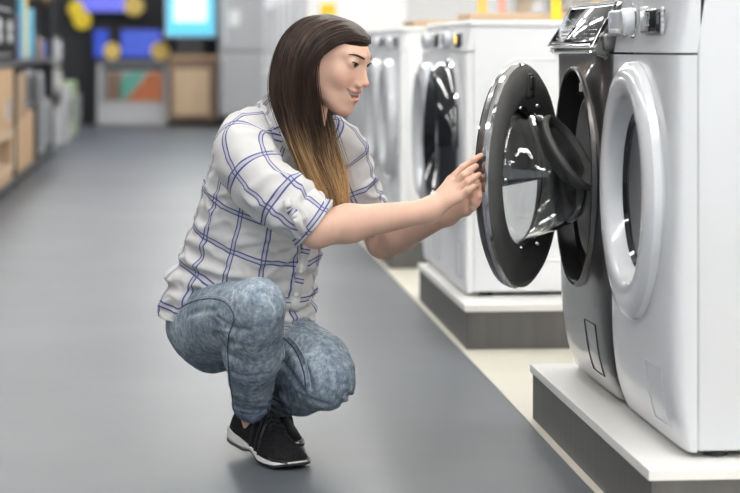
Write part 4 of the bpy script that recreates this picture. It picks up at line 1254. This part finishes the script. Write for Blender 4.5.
# underlying mass of hair
ns = 90; S = [guide(s) for s in np.linspace(0, NG - 1, ns)]
n = 34; V = []; T = []
for g in S:
    inward = cenl - g; inward /= (np.linalg.norm(inward, axis=1, keepdims=True) + 1e-6)
    t = np.linspace(0, 1, n)[:, None]
    g = g + inward * (.0025 + .004 * t); V.append(g[:31]); T.append(np.clip((z_dark - g[:31, 2]) / (z_dark - tipz), 0, 1) * .55)
V = np.concatenate(V); n = 31
Fc = [(i * n + j, (i + 1) * n + j, (i + 1) * n + j + 1, i * n + j + 1) for i in range(ns - 1) for j in range(n - 1)]
me = py_mesh('hair_underlayer', V, Fc)
add_attr(me, 'tip', np.concatenate(T))
und = link('hair_underlayer', me, M_hair, hair, sharp=None)
so = und.modifiers.new('s', 'SOLIDIFY'); so.thickness = .004; so.offset = 0
# scalp cap under the strands
def cap_sdf(p):
    q = toh(p)
    d = d_ell(q, (-.014, 0, .004), (.0905, .0765, .0705))
    d = smin(d, d_ell(q, (.030, 0, .016), (.0585, .059, .0505)), .02)
    # hairline : keep what lies above / behind the face
    pl = (np.interp(q[:, 0], [-.05, .002, .019, .05, .085], [-.08, -.035, .009, .036, .040]) - q[:, 2]) * .6
    return smax(d, pl, .006)
cme, CV = sdf_mesh('hair_cap', cap_sdf, HO - .13, HO + .13, .003)
add_attr(cme, 'tip', np.zeros(len(CV)))
link('hair_cap', cme, mat('hair_shade', (.020, .012, .009), .8, spec=.1), hair, sharp=None)
# ================================================================== the shop behind
def WY(px, py, Y):
    r = W(px, py, 1.) - Vector((0, 0, H)); k = Y / r.y
    return Vector((0, 0, H)) + r * k
def flatbox(name, px0, px1, y0, y1, D, dep, m, parent=None, bev=.004, **k):
    """upright box facing the aisle's near end, seen between these image lines, dep metres deep"""
    a = WY(px0, y1, D); b_ = WY(px1, y0, D)
    bm = bmesh.new(); box(bm, 0, b_.x - a.x, 0, dep, 0, b_.z - a.z, bev)
    o = bm_link(name, bm, m, parent, smooth=False, **k)
    if parent is None: o.location = (a.x, .5 * (a.y + b_.y), a.z)
    else: o.location = Vector((a.x, .5 * (a.y + b_.y), a.z)) - world_loc(parent)
    return o
def block(name, x0, x1, y0, y1, z0, z1, m, parent=None, bev=.006, **k):
    bm = bmesh.new(); box(bm, 0, x1 - x0, 0, y1 - y0, 0, z1 - z0, bev)
    o = bm_link(name, bm, m, parent, smooth=False, **k)
    o.location = Vector((x0, y0, z0)) - (world_loc(parent) if parent else Vector((0, 0, 0)))
    return o
M_kraft = mat('kraft_card', (.50, .33, .19), .75, var=(.56, .38, .23), vscale=6)
M_kraft2 = mat('dark_kraft', (.38, .25, .15), .75, var=(.44, .30, .19), vscale=5)
M_oak = mat('oak_veneer', (.52, .38, .24), .5, var=(.60, .45, .30), vscale=9, vstretch=(1, 1, .12))
M_brn = mat('brown_veneer', (.20, .13, .09), .5, var=(.26, .17, .12), vscale=9, vstretch=(1, 1, .12))
M_shelf = mat('black_shelf', (.022, .022, .026), .45)
M_gry = mat('mid_grey_plastic', (.24, .25, .27), .45)
M_lgry = mat('light_grey_plastic', (.50, .51, .53), .45)
M_blue_s = mat('blue_screen', (.01, .02, .1), .2, emit=(.025, .07, .55), es=.5, coat=.5)
M_lilac_s = mat('lilac_screen', (.02, .02, .1), .2, emit=(.16, .18, .8), es=.55, coat=.5)
M_cyan_s = mat('cyan_screen', (.02, .1, .15), .2, emit=(.12, .60, .85), es=.6)
M_paley = mat('pale_glow', (.3, .3, .2), .3, emit=(.75, .95, .78), es=.6)
M_yel = mat('yellow_card', (.80, .60, .03), .6)
M_pyel = mat('pale_yellow_card', (.82, .60, .16), .6)
M_cyan = mat('cyan_pack', (.08, .42, .62), .45)
M_navy = mat('navy_pack', (.03, .05, .22), .45)
M_green = mat('pale_green_pack', (.38, .50, .30), .6)
M_orange = mat('orange_print', (.62, .22, .08), .5, var=(.40, .10, .05), vscale=9)
M_teal = mat('teal_print', (.12, .40, .34), .5)
# left gondola --------------------------------------------------------
X0 = -1.04
g = empty('shelving_unit', (X0 - .9, 12.9, 0), 'long black shelving unit down the left side of the aisle', 'shelf')
for z in (.02, .78): block('shelf_board', X0 - .9, X0, 12.9, 19.2, z, z + .045, M_shelf, g)
block('shelf_board', X0 - .9, X0, 14.9, 19.2, 1.30, 1.345, M_shelf, g)
block('back_panel', X0 - .95, X0 - .9, 12.9, 19.2, 0, 1.9, M_shelf, g)
for y_ in (12.9, 14.78, 17.0, 19.14): block('upright', X0 - .9, X0 - .002, y_ - .05, y_, 0, 1.9, M_shelf, g)
# microwave with pale figures on its dark panel, facing the aisle
mw = empty('microwave_oven', (X0 - .42, 13.1, .826), 'black microwave oven with pale digits, top shelf at the left edge', 'microwave')
block('casing', X0 - .42, X0 - .02, 13.1, 14.6, .84, 1.15, M_gry, mw, .02)
block('door_glass', X0 - .02, X0 - .006, 13.12, 14.55, .87, 1.13, mat('matt_black', (.01, .01, .01), .9, spec=.1), mw)
for j_, y_ in enumerate((13.35, 14.15)):
    bm = bmesh.new()
    for zc_ in (.965, 1.035):
        pts = [Vector((0, .10 * math.cos(t), zc_ + .032 * math.sin(t))) for t in np.linspace(0, 2 * PI, 20)[:-1]]
        tube(bm, pts, .012, 6, closed=True)
    o = bm_link('digit', bm, M_whp, mw); o.location = Vector((X0 - .004, y_, 0)) - mw.location
for y_ in (13.2, 14.5): block('foot', X0 - .35, X0 - .05, y_ - .03, y_, .826, .842, M_shelf, mw)
bx = block('cardboard_box', X0 - .7, X0 - .01, 13.0, 14.55, .40, .775, M_kraft); tag(bx, 'large kraft cardboard box directly below the microwave oven', 'box', 'cardboard boxes on the left shelving')
block('shipping_label', X0 - .01, X0 - .007, 13.95, 14.35, .45, .58, M_whp, bx)
bx = block('cardboard_box', X0 - .7, X0 - .01, 13.0, 14.5, .066, .13, M_kraft); tag(bx, 'flat kraft box at the very bottom of the left shelving', 'box', 'cardboard boxes on the left shelving')
cr = empty('wooden_crate', (X0 - .6, 13.0, .131), 'open-fronted wooden crate below the large kraft box', 'crate')
block('frame_board', X0 - .6, X0, 13.0, 14.5, .34, .395, M_oak, cr); block('frame_board', X0 - .6, X0, 13.0, 14.5, .132, .17, M_oak, cr)
block('side_board', X0 - .6, X0, 13.0, 13.2, .17, .34, M_oak, cr); block('side_board', X0 - .6, X0, 14.3, 14.5, .17, .34, M_oak, cr); block('back_board', X0 - .6, X0 - .55, 13.2, 14.3, .17, .34, M_brn, cr)
for (y0_, y1_, z0_, z1_, m_, lb) in (
    (14.82, 15.9, .07, .42, M_kraft, 'kraft box on the bottom board next to the wooden crate'),
    (14.82, 15.7, .43, .73, M_kraft2, 'brown kraft box stacked on the one next to the wooden crate'),
    (15.95, 16.6, .07, .45, M_kraft, 'second kraft box along the bottom board of the shelving')):
    bx = block('cardboard_box', X0 - .6, X0 - .01, y0_, y1_, z0_, z1_, m_); tag(bx, lb, 'box', 'cardboard boxes on the left shelving')
for (y0_, y1_, z0_, z1_, m_, lb) in (
    (15.95, 16.9, .46, .75, M_gry, 'dark grey appliance on top of the second kraft box'),
    (17.06, 17.9, .07, .72, M_lgry, 'tall light grey appliance standing low in the shelving'),
    (18.0, 19.0, .07, .50, M_whp, 'white appliance at the far end of the bottom board')):
    bx = empty('small_appliance', (X0 - .6, y0_, z0_), lb, 'appliance', 'appliances on the left shelving')
    block('casing', X0 - .6, X0 - .02, y0_, y1_, z0_, z1_, m_, bx, .03); block('front_plate', X0 - .02, X0 - .01, y0_ + .1, y1_ - .1, z0_ + .05, z1_ - .05, M_gry if m_ is not M_gry else M_shelf, bx, .004)
packs = [(15.0, 15.35, .30, M_navy, 'navy blue pack first on the upper board'), (15.4, 15.75, .42, M_cyan, 'cyan pack first on the upper board'), (15.8, 16.05, .44, M_pyel, 'pale yellow pack between the cyan packs'),
         (16.1, 16.75, .36, M_cyan, 'wide cyan pack in the middle of the upper board'), (16.78, 16.93, .20, M_navy, 'low navy pack after the wide cyan one'), (17.06, 17.6, .16, M_kraft, 'small kraft pack on the upper board'), (17.7, 18.6, .14, M_navy, 'long low navy pack at the far end')]
for (y0_, y1_, h_, m_, lb) in packs:
    o = block('product_pack', X0 - .35, X0 - .02, y0_, y1_, .826, .826 + h_, m_); tag(o, lb + ' of the left shelving', 'package', 'packs on the upper board of the left shelving')
for (y_, z_, r_, lb, m_) in ((16.2, 1.25, .06, 'yellow price tag above the cyan packs on the left', M_yel), (17.9, 1.24, .055, 'pale yellow price tag at the far end of the left shelving', M_pyel)):
    bm = bmesh.new(); lathe(bm, [(0, .003), (r_, .003), (r_, 0), (0, 0)], 28, Matrix.Rotation(PI / 2, 4, 'Y'))
    o = bm_link('price_tag', bm, m_, smooth=False); o.location = (X0 + .002, y_, z_ + .05); tag(o, lb, 'price tag', 'yellow price tags')
# white appliances stacked beyond the gondola
for (y0_, z0_, z1_, lb) in ((19.5, .0, .40, 'white cabinet appliance at the foot of the stack past the shelving'), (19.5, .50, .72, 'white appliance in the middle of the stack past the shelving'), (19.5, .74, .99, 'white appliance topmost of the stack past the shelving')):
    bx = empty('white_appliance', (X0 - .5, y0_, z0_), lb, 'appliance', 'white appliances stacked past the shelving')
    block('casing', X0 - .5, X0 - .01, y0_, y0_ + 1.1, z0_, z1_, M_whp, bx, .03); block('front_plate', X0 - .01, X0 - .004, y0_ + .15, y0_ + .95, z0_ + .06, z1_ - .05, M_lgry, bx, .003)
o = block('display_stand', X0 - .5, X0 - .01, 19.5, 20.6, .40, .50, M_shelf); tag(o, 'black spacer stand between the stacked white appliances', 'stand')
for (y0_, y1_, z1_, m_, lb) in ((21.6, 22.5, .52, M_lgry, 'light grey floor appliance far down the left side'), (22.6, 23.6, .56, M_green, 'pale green boxed appliance far down the left side'), (23.7, 24.7, .42, M_whp, 'white boxed appliance nearest the television stand')):
    bx = empty('boxed_appliance', (X0 - .5, y0_, 0), lb, 'box', 'boxed appliances near the television stand')
    block('carton', X0 - .5, X0 - .01, y0_, y1_, 0, z1_, m_, bx, .01); block('printed_label', X0 - .01, X0 - .006, y0_ + .15, y1_ - .2, z1_ * .3, z1_ * .75, M_gry, bx, .001)
# televisions on the charcoal wall -------------------------------------
def tv(px0, px1, y0, y1, D, m, label, dep=.05):
    a = WY(px0, y1, D)
    e = empty('television', (a.x, a.y, a.z), label, 'television', 'televisions on the back wall')
    flatbox('bezel', px0 - 1, px1 + 1, y0 - 1, y1 + 1, D + .01, dep, M_blkp, e, .01)
    s = flatbox('screen', px0, px1, y0, y1, D - .002, .01, m, e, .002)
    flatbox('wall_bracket', (px0 + px1) / 2 - 4, (px0 + px1) / 2 + 4, (y0 + y1) / 2 - 3, (y0 + y1) / 2 + 3, D + .06, 26.72 - D - .062, M_shelf, e)
    return e
tv(76, 126, -22, 11.5, 26.5, M_lilac_s, 'large television with lilac-blue screen, upper one on the back wall')
tv(94, 108, 30, 57, 26.5, M_blue_s, 'narrow blue-screened television on the back wall, left of the wider one')
tv(121, 161, 30, 57, 26.5, M_blue_s, 'wide blue-screened television right above the white stand')
def disc(px, py, D, r, m, label):
    c = WY(px, py, D); bm = bmesh.new(); lathe(bm, [(0, .01), (r * .9, .01), (r, .005), (r, 0), (0, 0)], 32, Matrix.Rotation(PI / 2, 4, 'X'))
    o = bm_link('price_tag', bm, m, smooth=False); o.location = c; tag(o, label, 'price tag', 'yellow price tags')
disc(76, 9, 26.495, .10, M_yel, 'round yellow price tag upper of the overlapping pair on the left')
disc(82, 20, 26.482, .11, M_yel, 'round yellow price tag lower of the overlapping pair on the left')
disc(112, 51, 26.497, .10, M_pyel, 'pale yellow price tag left of the wide blue television')
disc(160, 51, 26.497, .11, M_pyel, 'pale yellow price tag at the right corner of the wide blue television')
disc(134, 6, 26.497, .12, M_pyel, 'pale yellow price tag at the corner of the lilac television')
# white stand with a boxed television leaning in it
ts = empty('television_stand', W(97, 125, 26.2), 'white open stand holding a boxed television, below the blue screens', 'stand'); ts.location.z = 0
flatbox('base_cabinet', 97, 168, 104, 124.8, 26.2, .35, M_lgry, ts)
flatbox('side_post', 97, 102, 64, 104, 26.2, .3, M_lgry, ts); flatbox('side_post', 164, 168, 64, 104, 26.2, .3, M_lgry, ts)
flatbox('top_board', 97, 168, 61, 66, 26.2, .35, M_gry, ts); flatbox('back_board', 102, 164, 66, 104, 26.5, .02, M_shelf, ts)
bt = empty('boxed_television', WY(106, 103.9, 26.2), 'television carton with orange and teal print, standing in the white stand', 'box')
flatbox('carton', 104, 163, 71, 103.8, 26.22, .16, M_lgry, bt)
flatbox('dark_print', 106, 122, 72, 101, 26.21, .008, M_brn, bt)
def poly(pts, D, dep, name, m, parent):
    P_ = [WY(x, y_, D) for x, y_ in pts]; bm = bmesh.new()
    A_ = [bm.verts.new(p) for p in P_]; B_ = [bm.verts.new(p + Vector((0, dep, 0))) for p in P_]
    bm.faces.new(A_); bm.faces.new(B_[::-1])
    for i in range(len(A_)): bm.faces.new((A_[i], B_[i], B_[(i + 1) % len(A_)], A_[(i + 1) % len(A_)]))
    bmesh.ops.recalc_face_normals(bm, faces=bm.faces)
    bmesh.ops.translate(bm, vec=-world_loc(parent), verts=bm.verts)
    return bm_link(name, bm, m, parent, smooth=False)
poly([(119, 101), (117, 84), (126, 73), (146, 72), (140, 82), (130, 96), (126, 101)], 26.21, .008, 'teal_print', M_teal, bt)
poly([(124, 101.5), (140, 84), (148, 73), (162, 72), (162, 101.5)], 26.208, .008, 'orange_print', M_orange, bt)
# wooden cabinet, black box and cyan screen on it
wc = empty('wooden_cabinet', (W(170, 121, 25.6).x, 25.4, 0), 'oak cabinet in a brown frame at the end of the aisle, left of the fridge', 'cabinet')
flatbox('frame', 169, 216, 55, 120.5, 25.9, .4, M_brn, wc); flatbox('door', 174, 209, 69, 115, 25.88, .03, M_oak, wc); flatbox('top_board', 167, 218, 55, 60, 25.86, .5, M_kraft2, wc)
block_z = None
o = flatbox('loudspeaker_box', 176, 204, 38, 55, 25.95, .3, M_shelf); tag(o, 'black box standing on the oak cabinet under the cyan screen', 'box')
o = empty('advertising_screen', WY(165, 37, 25.9), 'bright cyan backlit advertising screen above the oak cabinet', 'screen')
flatbox('screen_frame', 165, 216, -40, 37.5, 25.95, .08, M_lgry, o); flatbox('screen', 167, 214, -38, 35.5, 25.93, .02, M_cyan_s, o); flatbox('bright_panel', 174, 207, -25, 22, 25.92, .02, M_paley, o, .01)
flatbox('pole', 186, 194, 37, 37.9, 25.97, .05, M_shelf, o)
# silver fridge at the end
fr = empty('refrigerator', (W(219, 120, 25.4).x, 25.3, 0), 'silver-grey refrigerator closing the end of the aisle', 'refrigerator')
flatbox('cabinet', 219, 268, -62, 118, 25.5, .6, M_sil, fr, .02); flatbox('door', 220, 267, -60, 52, 25.46, .05, M_sil, fr, .015); flatbox('door', 220, 267, 54, 116, 25.46, .05, M_sil, fr, .015)
flatbox('handle', 224, 226, -10, 48, 25.40, .04, M_chr, fr, .005); flatbox('handle', 224, 226, 60, 90, 25.40, .04, M_chr, fr, .005)
flatbox('energy_label', 229, 240, 10, 26, 25.45, .005, M_whp, fr, .0005)
flatbox('plinth', 221, 266, 116, 125, 25.55, .5, M_shelf, fr, .004)
# row of tall white fridges on the right side of the aisle
M_pblue = mat('pale_blue_card', (.45, .62, .80), .6)
names = ['first', 'second', 'third', 'fourth', 'fifth', 'sixth', 'seventh', 'eighth']
for i in range(8):
    Y = 16.0 + i * 1.05
    e = empty('refrigerator', (.97, Y, .003), 'tall white refrigerator, %s from the near end of the row beyond the washing machines' % names[i], 'refrigerator', 'white refrigerators beyond the washing machines')
    block('cabinet', .97, 1.62, Y, Y + .7, .03, 1.86, M_wh_lit, e, .012)
    block('door', .915, .968, Y, Y + .7, .06, .70, M_wh_lit, e, .012); block('door', .915, .968, Y, Y + .7, .715, 1.86, M_wh_lit, e, .012)
    block('handle', .88, .915, Y + .05, Y + .08, .8, 1.3, M_lgry, e, .005); block('handle', .88, .915, Y + .05, Y + .08, .35, .65, M_lgry, e, .005)
    block('plinth', 1.0, 1.6, Y + .02, Y + .68, .003, .03, M_gry, e, .003)
    if i % 3 == 1: block('energy_label', .912, .915, Y + .3, Y + .5, 1.15, 1.4, M_pblue, e, .0004)
c = W(331, 9, 15.7)
bm = bmesh.new(); box(bm, -.055, .055, -.004, .004, -.045, .045, .002); o = bm_link('price_tag', bm, M_yel, smooth=False); o.location = (c.x, 15.995, c.z); tag(o, 'square yellow price tag on the white refrigerator above the woman\'s hair', 'price tag', 'yellow price tags')
# display pieces standing on the far washing machines
def tray(X, Y, z, w, d, h, m, label):
    e = empty('display_tray', (X, Y, z), label, 'tray', 'trays on top of the washing machines')
    block('tray_base', X, X + w, Y, Y + d, z, z + .012, m, e, .003)
    for a in ((X, X + w, Y, Y + .012), (X, X + w, Y + d - .012, Y + d), (X, X + .012, Y + .012, Y + d - .012), (X + w - .012, X + w, Y + .012, Y + d - .012)):
        block('tray_rim', a[0], a[1], a[2], a[3], z + .012, z + h, m, e, .002)
zt = .9855
tray(.97, 9.25, zt, .45, .42, .03, M_oak, 'oak display tray on the nearer washing machine of the third plinth')
tray(1.0, 7.65, zt, .46, .36, .035, M_oak, 'oak display tray on the second machine of the second plinth')
def card(x, y_, z, w, h, m, label, rz=0.):
    e = empty('price_card', (x, y_, z), label, 'card', 'standing cards on the washing machines', rz)
    bm = bmesh.new(); box(bm, 0, w, 0, .004, 0, h, .001, M=Matrix.Rotation(-.12, 4, 'X')); bm_link('card_face', bm, m, e, smooth=False)
    bm = bmesh.new(); box(bm, w * .1, w * .9, 0, .06, 0, .004, .001); bm_link('card_foot', bm, M_whp, e, smooth=False)
card(1.22, 7.3, zt, .035, .14, M_yel, 'tall yellow card standing near the back of the black-doored machine')
card(1.04, 7.75 + .03, zt + .012, .035, .12, M_pyel, 'peach card standing in the oak tray behind the black-doored machine')
card(1.12, 7.80 + .03, zt + .012, .03, .12, mat('pink_card', (.78, .42, .36), .6), 'pink card standing in the oak tray beside the peach one')
# white counters and cartons behind the machines (right side of the shop)
rs = empty('storage_rack', (2.3, 8.5, .003), 'pale wooden rack standing behind the white washing machines', 'rack')
for z in (.25, .95, 1.45): block('shelf_board', 2.3, 2.9, 8.5, 15.5, z, z + .04, M_oak, rs)
for y_ in (8.5, 10.8, 13.1, 15.44): block('upright', 2.3, 2.9, y_, y_ + .06, .003, 1.9, M_whp, rs)
rnd = random.Random(11)
cm = [(M_kraft, 'kraft'), (M_whp, 'white'), (M_whp, 'plain white'), (M_oak, 'tan'), (M_lgry, 'light grey'), (M_pyel, 'pale yellow')]
y_ = 8.6; i = 0
ords = ['first', 'second', 'third', 'fourth', 'fifth', 'sixth', 'seventh', 'eighth', 'ninth', 'tenth']
while y_ < 15.0 and i < 10:
    L_ = rnd.uniform(.4, .6)
    if not any(abs(q - (y_ + L_ / 2)) < L_ / 2 + .08 for q in (10.83, 13.13)):
        m_, nm_ = cm[i % 6]
        o = block('carton', 2.32, 2.85, y_, y_ + L_, .991, .991 + rnd.uniform(.12, .34), m_)
        tag(o, '%s carton, %s from the near end on the pale wooden rack' % (nm_, ords[i]), 'box', 'cartons on the wooden rack'); i += 1
        y_ += L_ + .05
    else: y_ += .12
